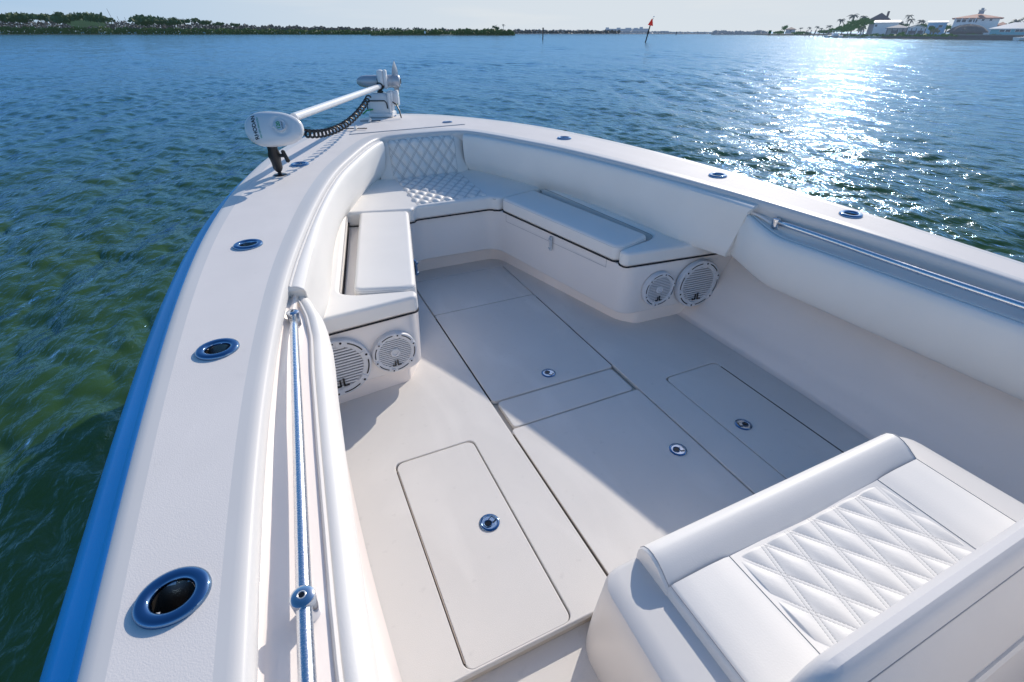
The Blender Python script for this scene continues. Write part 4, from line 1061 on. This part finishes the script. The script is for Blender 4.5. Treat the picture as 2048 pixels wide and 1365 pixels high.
# ---- houses
def house(name, px0, px1, d, yb, ye, yr, label, wall, roof, kind='hip', deep=9, windows=(), over=.5, cat='house', extra=None):
    """front wall spans bearings px0..px1; rows yb, ye, yr = ground, eaves, ridge"""
    tb = ((px0 + px1) / 2 - 1024) / 1150.4; cb = 1 / math.sqrt(1 + tb * tb); FWh = (FW + RT * tb) * cb; LATh = Vector((FWh.y, -FWh.x, 0))
    c = shore((px0 + px1) / 2, d, 0); w = (px1 - px0) * d / 1150 * cb; z0 = max(1.15, zpx(yb, d)); ze, zr = zpx(ye, d), zpx(yr, d)
    root = empty(name, c + Vector((0, 0, z0)), label, cat, 'houses on the right shore')
    P = lambda u, v, z: c + LATh * u + FWh * v + Vector((0, 0, z))
    mb = MB(); vs = [P(u, v, z) for z in (1.0, ze) for u, v in ((-w / 2, 0), (w / 2, 0), (w / 2, deep), (-w / 2, deep))]
    mb.add(vs, [(0, 1, 5, 4), (1, 2, 6, 5), (2, 3, 7, 6), (3, 0, 4, 7), (4, 5, 6, 7)])
    if kind == 'gable': mb.add([P(-w / 2, 0, ze), P(w / 2, 0, ze), P(0, 0, zr - .15)], [(0, 1, 2)])
    wl = mb.build('wall', wall, root, None, False)
    o = over; x = w / 2 + o; mb = MB()
    if kind == 'hip':
        rl = max(0, w / 2 - deep * .5); e = [P(-x, -o, ze), P(x, -o, ze), P(x, deep + o, ze), P(-x, deep + o, ze)]; r_ = [P(-rl, deep / 2, zr), P(rl, deep / 2, zr)]
        mb.add(e + r_, [(0, 1, 5, 4), (1, 2, 5), (2, 3, 4, 5), (3, 0, 4)]); mb.add([p - Vector((0, 0, .25)) for p in e] + e, [(0, 1, 5, 4), (1, 2, 6, 5), (2, 3, 7, 6), (3, 0, 4, 7), (3, 2, 1, 0)])
    elif kind == 'gable':
        e = [P(-x, -o, ze - .1), P(0, -o, zr), P(x, -o, ze - .1), P(-x, deep, ze - .1), P(0, deep, zr), P(x, deep, ze - .1)]
        mb.add(e + [p + Vector((0, 0, .22)) for p in e], [(0, 3, 4, 1), (1, 4, 5, 2), (6, 7, 10, 9), (7, 8, 11, 10), (0, 1, 7, 6), (1, 2, 8, 7), (0, 6, 9, 3), (2, 5, 11, 8), (3, 9, 10, 4), (4, 10, 11, 5)])
    else:                                       # a single slope falling towards the water
        e = [P(-x, -o, ze), P(x, -o, ze), P(x, deep, zr), P(-x, deep, zr)]; mb.add(e + [p + Vector((0, 0, .25)) for p in e], [(3, 2, 1, 0), (4, 5, 6, 7), (0, 1, 5, 4), (1, 2, 6, 5), (2, 3, 7, 6), (3, 0, 4, 7)])
        mb.add([P(-w / 2, deep, ze), P(w / 2, deep, ze), P(w / 2, deep, zr), P(-w / 2, deep, zr), P(-w / 2, 0, ze), P(w / 2, 0, ze)], [(0, 3, 4), (1, 5, 2)])
    rf = mb.build('roof', roof, root, None, False)
    for u, y0, y1, ww in windows:               # u along the front (-.5..+.5), rows, width in metres
        za, zb = zpx(y1, d), zpx(y0, d); m_ = MB()
        m_.loft([[P(u * w + sx * ww / 2 * k, -dv, (za + zb) / 2 + sz * (zb - za) / 2 * k) for sx, sz in ((-1, -1), (1, -1), (1, 1), (-1, 1))] for k, dv in ((1.0, .0), (1.0, .08), (.84, .08))], True)
        wf = m_.build('window', SM['frame'], root, None, False)
        m_ = MB(); m_.add([P(u * w + sx * ww / 2 * .86, -.05, (za + zb) / 2 + sz * (zb - za) / 2 * .86) for sx, sz in ((-1, -1), (1, -1), (1, 1), (-1, 1))], [(0, 1, 2, 3)]); m_.build('pane', SM['glass'], wf, None, False)
    if extra: extra(root, rf, P, w, z0, ze, zr, d)
    return root

def red_chimney(root, rf, P, w, z0, ze, zr, d):
    m_ = MB(); m_.loft([[P(w * .36 + sx * .45, 3 + sy * .45, z) for sx, sy in ((-1, -1), (1, -1), (1, 1), (-1, 1))] for z in (ze - .5, zr + .5)], True, True, True); m_.build('chimney', SM['darkred'], rf, None, False)
house('tiled_house', 1733, 1769, 262, 47, 39.5, 26, 'house with a dark red tiled roof and chimney behind dark trees', SM['grey'], SM['darkred'], 'hip', 8, [(-.2, 40.5, 44, 1.2), (.2, 40.5, 44, 1.2)], .7, 'house', red_chimney)
house('white_house', 1744, 1792, 228, 71, 46.5, 41.5, 'plain white house with a bright low white roof below the dark red roof', SM['white'], SM['rwhite'], 'shed', 12, [(-.42, 49, 54, .9), (.25, 60, 66, 1.6)], .5)
def posts(root, rf, P, w, z0, ze, zr, d):
    for u in (-.48, -.25, 0, .25, .48):
        m_ = MB(); m_.tube([P(u * w, -.4, 1.1), P(u * w, -.4, ze)], .14, 6); m_.build('post', SM['wood'], root)
house('boat_shelter', 1772, 1815, 214, 71.5, 56, 49.5, 'low shelter with grey hipped roof left of its twin', SM['tan'], SM['rgrey'], 'hip', 7, [(-.1, 60, 68, 2.4)], .6, 'shelter', posts)
house('boat_shelter', 1812, 1850, 208, 71.5, 57, 50.5, 'low shelter with pale gabled roof next to the blue house', SM['white'], SM['tan'], 'gable', 7, [(-.2, 61, 69, 2.6), (.25, 61, 69, 2.0)], .6, 'shelter', posts)
house('blue_house', 1850, 1888, 212, 71.5, 46.5, 43, 'sky blue house with a nearly flat roof right of the shelters', SM['blue'], SM['rwhite'], 'shed', 10, [(-.28, 51, 57, 1.6), (.2, 50, 56, 1.4)], .3)
def villa(root, rf, P, w, z0, ze, zr, d):
    m_ = MB(); c = P(0.03 * w, 4, zr); m_.box(c + Vector((0, 0, .35)), (1.1, 1.1, 1.0), rz=-YAW); m_.box(c + Vector((0, 0, 1.0)), (1.5, 1.5, .18), rz=-YAW); m_.box(c + Vector((0, 0, 1.35)), (.6, .6, .55), rz=-YAW); m_.build('chimney', SM['grey'], rf, None, False)
    zf = zpx(52, d)
    m_ = MB(); m_.loft([[P(u * w, v, z) for v, z in ((-1.6, zf), (-1.6, zf - .3), (0, zf - .3), (0, zf))] for u in (-.5, -.02)], True, True, True); bal = m_.build('balcony', SM['white'], root, None, False)
    for k in range(7):
        m_ = MB(); u = -.49 + .46 * k / 6; m_.tube([P(u * w, -1.5, 1.1), P(u * w, -1.5, zf + (1.0 if k % 2 else ze - zf))], .13, 6); m_.build('column', SM['white'], root)
    m_ = MB(); m_.tube([P(-.49 * w, -1.55, zf + 1.0), P(-.03 * w, -1.55, zf + 1.0)], .06, 5); m_.build('railing', SM['frame'], bal)
house('villa', 1899, 1988, 204, 72, 36.5, 27.5, 'two storey white villa with orange red hipped roof and crowned chimney', SM['white'], SM['red'], 'hip', 13,
      [(-.40, 39, 46, 1.3), (-.28, 39, 46, 1.3), (-.15, 39, 46, 1.5), (-.03, 39, 46, 1.3), (.14, 38.5, 43, .8), (.31, 38.5, 43, .8), (-.38, 56, 68, 1.5), (-.25, 56, 68, 1.5), (-.12, 56, 68, 1.5)], .9, 'house', villa)
house('tiled_cottage', 1984, 2010, 236, 66, 51, 44, 'small red tiled roof peeping between villa and turquoise bungalow', SM['tan'], SM['red'], 'hip', 8, [(.1, 54, 58, 1.0)], .5)
house('bungalow', 1978, 2130, 184, 72.5, 57.5, 44.5, 'long turquoise bungalow with pale roof at the right edge', SM['turq'], SM['rwhite'], 'hip', 10,
      [(-.34, 59.5, 64.5, 1.4), (-.26, 59.5, 64.5, 1.4), (-.135, 58.5, 64.5, 1.1), (-.08, 58.5, 64.5, 1.1), (-.025, 58.5, 64.5, 1.1), (.08, 58.5, 64.5, 1.1), (.13, 58.5, 64.5, 1.1), (.3, 59, 64.5, 1.3)], .8)
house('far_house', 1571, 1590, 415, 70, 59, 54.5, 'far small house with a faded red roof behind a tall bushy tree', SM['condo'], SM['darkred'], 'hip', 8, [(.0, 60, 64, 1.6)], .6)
# thatched hut
root = empty('tiki_hut', shore(1953, 190, 1.15), 'round open hut with a big dark thatched roof in front of the villa', 'hut')
c = shore(1953, 190, 0); zt, ze = zpx(48.5, 190), zpx(62, 190)
mb = MB(); sec = []
for f, z in ((1.0, ze - .5), (1.02, ze - .2), (.8, ze + (zt - ze) * .42), (.5, ze + (zt - ze) * .78), (.2, zt - .12), (.01, zt)):
    sec.append([c + LAT * (6.1 * f * math.cos(a) * (1 + .03 * math.sin(9 * a))) + FW * (4 * f * math.sin(a) + 4) + Vector((0, 0, z + .1 * math.sin(13 * a))) for a in [2 * math.pi * k / 40 for k in range(40)]])
mb.loft(sec, True); mb.build('thatched_roof', SM['thatch'], root)
for k in range(8):
    a = 2 * math.pi * k / 8; p = c + LAT * (5.2 * math.cos(a)) + FW * (3.3 * math.sin(a) + 4); mb = MB(); mb.tube([p + Vector((0, 0, 1.1)), p + Vector((0, 0, ze + .3))], .13, 6); mb.build('post', SM['wood'], root)
mb = MB(); bxr(mb, c + FW * 4 + Vector((0, 0, 1.75)), (7.5, 3.5, 1.1), Matrix.Rotation(-YAW, 3, 'Z'), .05, 1); mb.build('bar_counter', SM['wood'], root)

# ---- palms, trees and shrubs of the right shore
PL = [(1600, 405, 55, 1.5, 'small far palm at the left end of the right shore'), (1616, 400, 53.5, 1.7, 'far palm second from the left end of the right shore'), (1632, 392, 52, 1.9, 'fuller far palm left of the dock'),
      (1642, 388, 56, 1.5, 'short far palm right above the dock'), (1657, 300, 50, 1.8, 'palm standing where the dock meets the shore'), (1674, 268, 37.5, 2.1, 'tall dense palm in front of the dark trees'),
      (1696, 266, 27.5, 2.5, 'tallest palm with a wide crown left of the dark red roof'), (1717, 266, 31, 2.1, 'palm between the tallest palm and the dark red roof'), (1809, 240, 29.5, 1.7, 'palm with small crown above the grey shelters'),
      (1814, 236, 37, 1.6, 'lower palm touching the small-crowned palm'), (1795, 238, 42, 1.5, 'low palm behind the white house roof'), (1837, 232, 39.5, 1.8, 'bushy palm left of the blue house'), (2022, 196, 37.5, 1.9, 'low palm behind the bungalow roof'),
      (2047, 186, 29.5, 2.1, 'palm bending at the right edge of the photo')]
for px, d, yt, r_, lab in PL: palm(px, d, yt, lab, r_, random.uniform(-.4, .4))
RTREES = [(1568, 405, 47.5, 66, 14, 'broad', 'tall narrow bushy tree beside the far small house'), (1556, 402, 62, 70, 24, 'broad', 'low rounded bush at the point of the right shore'), (1603, 398, 62, 70, 26, 'broad', 'low bush behind the far palms'), (1648, 330, 59, 68, 30, 'broad', 'bush behind the dock'),
          (1702, 262, 43, 64, 40, 'broad', 'dark spreading tree under the tallest palm'), (1726, 260, 34, 58, 44, 'broad', 'big dark tree in front of the dark red roof'), (1684, 255, 54, 68, 40, 'broad', 'lower dark tree at the left of the big one'), (1773, 250, 40, 56, 26, 'broad', 'dark tree right of the dark red house'),
          (1800, 246, 45, 60, 20, 'broad', 'green tree rising between the white house and the shelters'), (1842, 242, 44.5, 60, 18, 'broad', 'green tree behind the pale gabled shelter'), (1891, 238, 47, 64, 16, 'broad', 'green tree between the blue house and the villa'), (2014, 232, 42, 58, 20, 'broad', 'dark tree behind the bungalow roof near the right edge')]
for px, d, yt, yb, w, m, lab in RTREES: tree('broadleaf_tree', px, d, yt, yb, w, lab, m, 420, zbase=1.0)
SH = [(1722, 226, 51, 68, 12, 'lime', 'yellow green shrub left of the white house'), (1868, 200, 54, 70, 17, 'lime', 'yellow green shrub in front of the blue house'), (1862, 201, 52, 62, 12, 'broad', 'dark spiky shrub on top of the yellow one'), (1922, 197, 53, 64, 14, 'lime', 'small yellowish shrub below the villa balcony'), (1808, 199, 63, 72, 12, 'broad', 'round dark shrub in front of the grey shelter')]
for px, d, yt, yb, w, m, lab in SH: tree('garden_shrub', px, d, yt, yb, w, lab, m, 160, group='garden shrubs on the right shore', zbase=1.15)

# ---- moored boats
def moored(px, d, L_, label, cabin=True, ang=0):
    root = empty('moored_boat', shore(px, d, 0), label, 'boat', 'boats moored at the right shore'); c = shore(px, d, 0); A = LAT * math.cos(ang) + FW * math.sin(ang); B = A.cross(Vector((0, 0, 1)))
    mb = MB(); sec = []
    for t in np.linspace(0, 1, 9):
        w = L_ * .16 * (1 - t ** 2.6 * .97); x = (t - .5) * L_; sec.append([c + A * x + B * (s_ * w * k) + Vector((0, 0, z + .35 * t * t)) for s_, k, z in ((-1, 1, .85), (-1, .8, .2), (0, .3, -.25), (1, .8, .2), (1, 1, .85))])
    mb.loft(sec, False, True, True); mb.loft([[q[0], q[4]] for q in sec]); mb.build('hull', SM['boatw'], root)
    if cabin:
        mb = MB(); bxr(mb, c + Vector((0, 0, 1.25)), (L_ * .3, L_ * .2, .8), Matrix.Rotation(math.atan2(A.y, A.x), 3, 'Z'), .12, 2); cb = mb.build('cabin', SM['boatw'], root)
        mb = MB(); bxr(mb, c + A * (L_ * .13) + Vector((0, 0, 1.4)), (L_ * .06, L_ * .205, .42), Matrix.Rotation(math.atan2(A.y, A.x), 3, 'Z'), .05, 1); mb.build('windscreen', SM['glass'], cb)
        mb = MB(); bxr(mb, c + Vector((0, 0, 2.5)), (L_ * .32, L_ * .24, .1), Matrix.Rotation(math.atan2(A.y, A.x), 3, 'Z'), .04, 1); tt = mb.build('hard_top', SM['boatw'], root)
        for sx in (-1, 1):
            for sy in (-1, 1): mb = MB(); p = c + A * (sx * L_ * .13) + B * (sy * L_ * .09); mb.tube([p + Vector((0, 0, .9)), p + Vector((0, 0, 2.48))], .06, 5); mb.build('post', SM['boatw'], tt)
moored(1672, 246, 8.0, 'dark-shadowed boat with hard top at the left end of the sea wall', True, .2)
moored(1698, 238, 6.5, 'small open white boat beside the hard-topped boat', False, .1)
moored(1722, 226.5, 6.5, 'white boat with hard top below the yellow green shrub', True, -.1)
moored(1753, 219, 5.5, 'small white open boat in front of the white house', False, 0)
moored(2064, 161, 7.5, 'white boat with hard top at the far right edge', True, .1)


# ================================================================== LIGHT, SKY, CAMERA
EL, AZ = R(28.4), R(53)                       # sun height; azimuth from the bow towards starboard
sd = Vector((math.sin(AZ) * math.cos(EL), math.cos(AZ) * math.cos(EL), math.sin(EL)))
SKY = .148
W = bpy.data.worlds.new('World'); S.world = W; W.use_nodes = True
N, L = W.node_tree.nodes, W.node_tree.links
sk = N.new('ShaderNodeTexSky'); sk.sky_type = 'NISHITA'; sk.sun_disc = False
sk.sun_elevation = EL; sk.sun_rotation = AZ; sk.air_density = 1.0; sk.dust_density = .6; sk.ozone_density = 2.0
hs_ = N.new('ShaderNodeHueSaturation'); hs_.inputs['Saturation'].default_value = 1.3
bg = N['Background']; bg.inputs['Strength'].default_value = SKY
L.new(sk.outputs['Color'], hs_.inputs['Color'])
# sea haze low over the horizon: pale blue, whiter below the sun
tc = N.new('ShaderNodeTexCoord'); sx_ = N.new('ShaderNodeSeparateXYZ'); L.new(tc.outputs['Generated'], sx_.inputs[0])
dt = N.new('ShaderNodeVectorMath'); dt.operation = 'DOT_PRODUCT'; L.new(tc.outputs['Generated'], dt.inputs[0]); dt.inputs[1].default_value = (math.sin(AZ), math.cos(AZ), 0)
mr = N.new('ShaderNodeMapRange'); mr.interpolation_type = 'SMOOTHSTEP'; L.new(dt.outputs['Value'], mr.inputs['Value']); mr.inputs['From Min'].default_value = .1; mr.inputs['From Max'].default_value = 1.0
hz = N.new('ShaderNodeMix'); hz.data_type = 'RGBA'; L.new(mr.outputs['Result'], hz.inputs[0])
hz.inputs[6].default_value = (.36 / SKY, .55 / SKY, .77 / SKY, 1); hz.inputs[7].default_value = (.69 / SKY, .755 / SKY, .815 / SKY, 1)
ex = N.new('ShaderNodeMapRange'); ex.interpolation_type = 'SMOOTHSTEP'; L.new(sx_.outputs['Z'], ex.inputs['Value']); ex.inputs['From Min'].default_value = .24; ex.inputs['From Max'].default_value = .04; ex.inputs['To Max'].default_value = 1.0
sm_ = N.new('ShaderNodeMix'); sm_.data_type = 'RGBA'; L.new(ex.outputs['Result'], sm_.inputs[0]); L.new(hs_.outputs['Color'], sm_.inputs[6]); L.new(hz.outputs[2], sm_.inputs[7])
# a thin veil of cloud towards the sun
cn = N.new('ShaderNodeTexNoise'); cn.inputs['Scale'].default_value = 3.0; cn.inputs['Detail'].default_value = 6; mpc = N.new('ShaderNodeMapping'); mpc.inputs['Scale'].default_value = (1, 1, 9); L.new(tc.outputs['Generated'], mpc.inputs['Vector']); L.new(mpc.outputs['Vector'], cn.inputs['Vector'])
cr_ = N.new('ShaderNodeMapRange'); L.new(cn.outputs['Fac'], cr_.inputs['Value']); cr_.inputs['From Min'].default_value = .5; cr_.inputs['From Max'].default_value = .72; cr_.inputs['To Max'].default_value = .35
cb_ = N.new('ShaderNodeMath'); cb_.operation = 'MULTIPLY'; L.new(cr_.outputs['Result'], cb_.inputs[0]); L.new(mr.outputs['Result'], cb_.inputs[1])
cm = N.new('ShaderNodeMix'); cm.data_type = 'RGBA'; L.new(cb_.outputs[0], cm.inputs[0]); L.new(sm_.outputs[2], cm.inputs[6]); cm.inputs[7].default_value = (.86 / SKY, .86 / SKY, .84 / SKY, 1)
L.new(cm.outputs[2], bg.inputs['Color'])
sl = bpy.data.lights.new('sun', 'SUN'); sl.energy = 3.75; sl.angle = R(.53); sl.color = (1.0, .91, .79)
so = bpy.data.objects.new('sun', sl); COL.objects.link(so); so.rotation_euler = sd.to_track_quat('Z', 'Y').to_euler()

cd = bpy.data.cameras.new('camera'); co = bpy.data.objects.new('camera', cd); COL.objects.link(co); S.camera = co
cd.sensor_fit = 'HORIZONTAL'; cd.sensor_width = 36; cd.lens = 970 / 2048 * 36; cd.clip_start = .02; cd.clip_end = 20000
co.location = CAM
fwd = FW * math.cos(PITCH) - Vector((0, 0, 1)) * math.sin(PITCH)
co.rotation_euler = fwd.to_track_quat('-Z', 'Y').to_euler()
cd.dof.use_dof = True; cd.dof.focus_distance = 2.6; cd.dof.aperture_fstop = 9
S.view_settings.view_transform = 'Standard'; S.view_settings.look = 'None'; S.view_settings.exposure = 0
S.cycles.use_denoising = True; S.cycles.max_bounces = 12; S.cycles.diffuse_bounces = 8; S.cycles.sample_clamp_indirect = 6
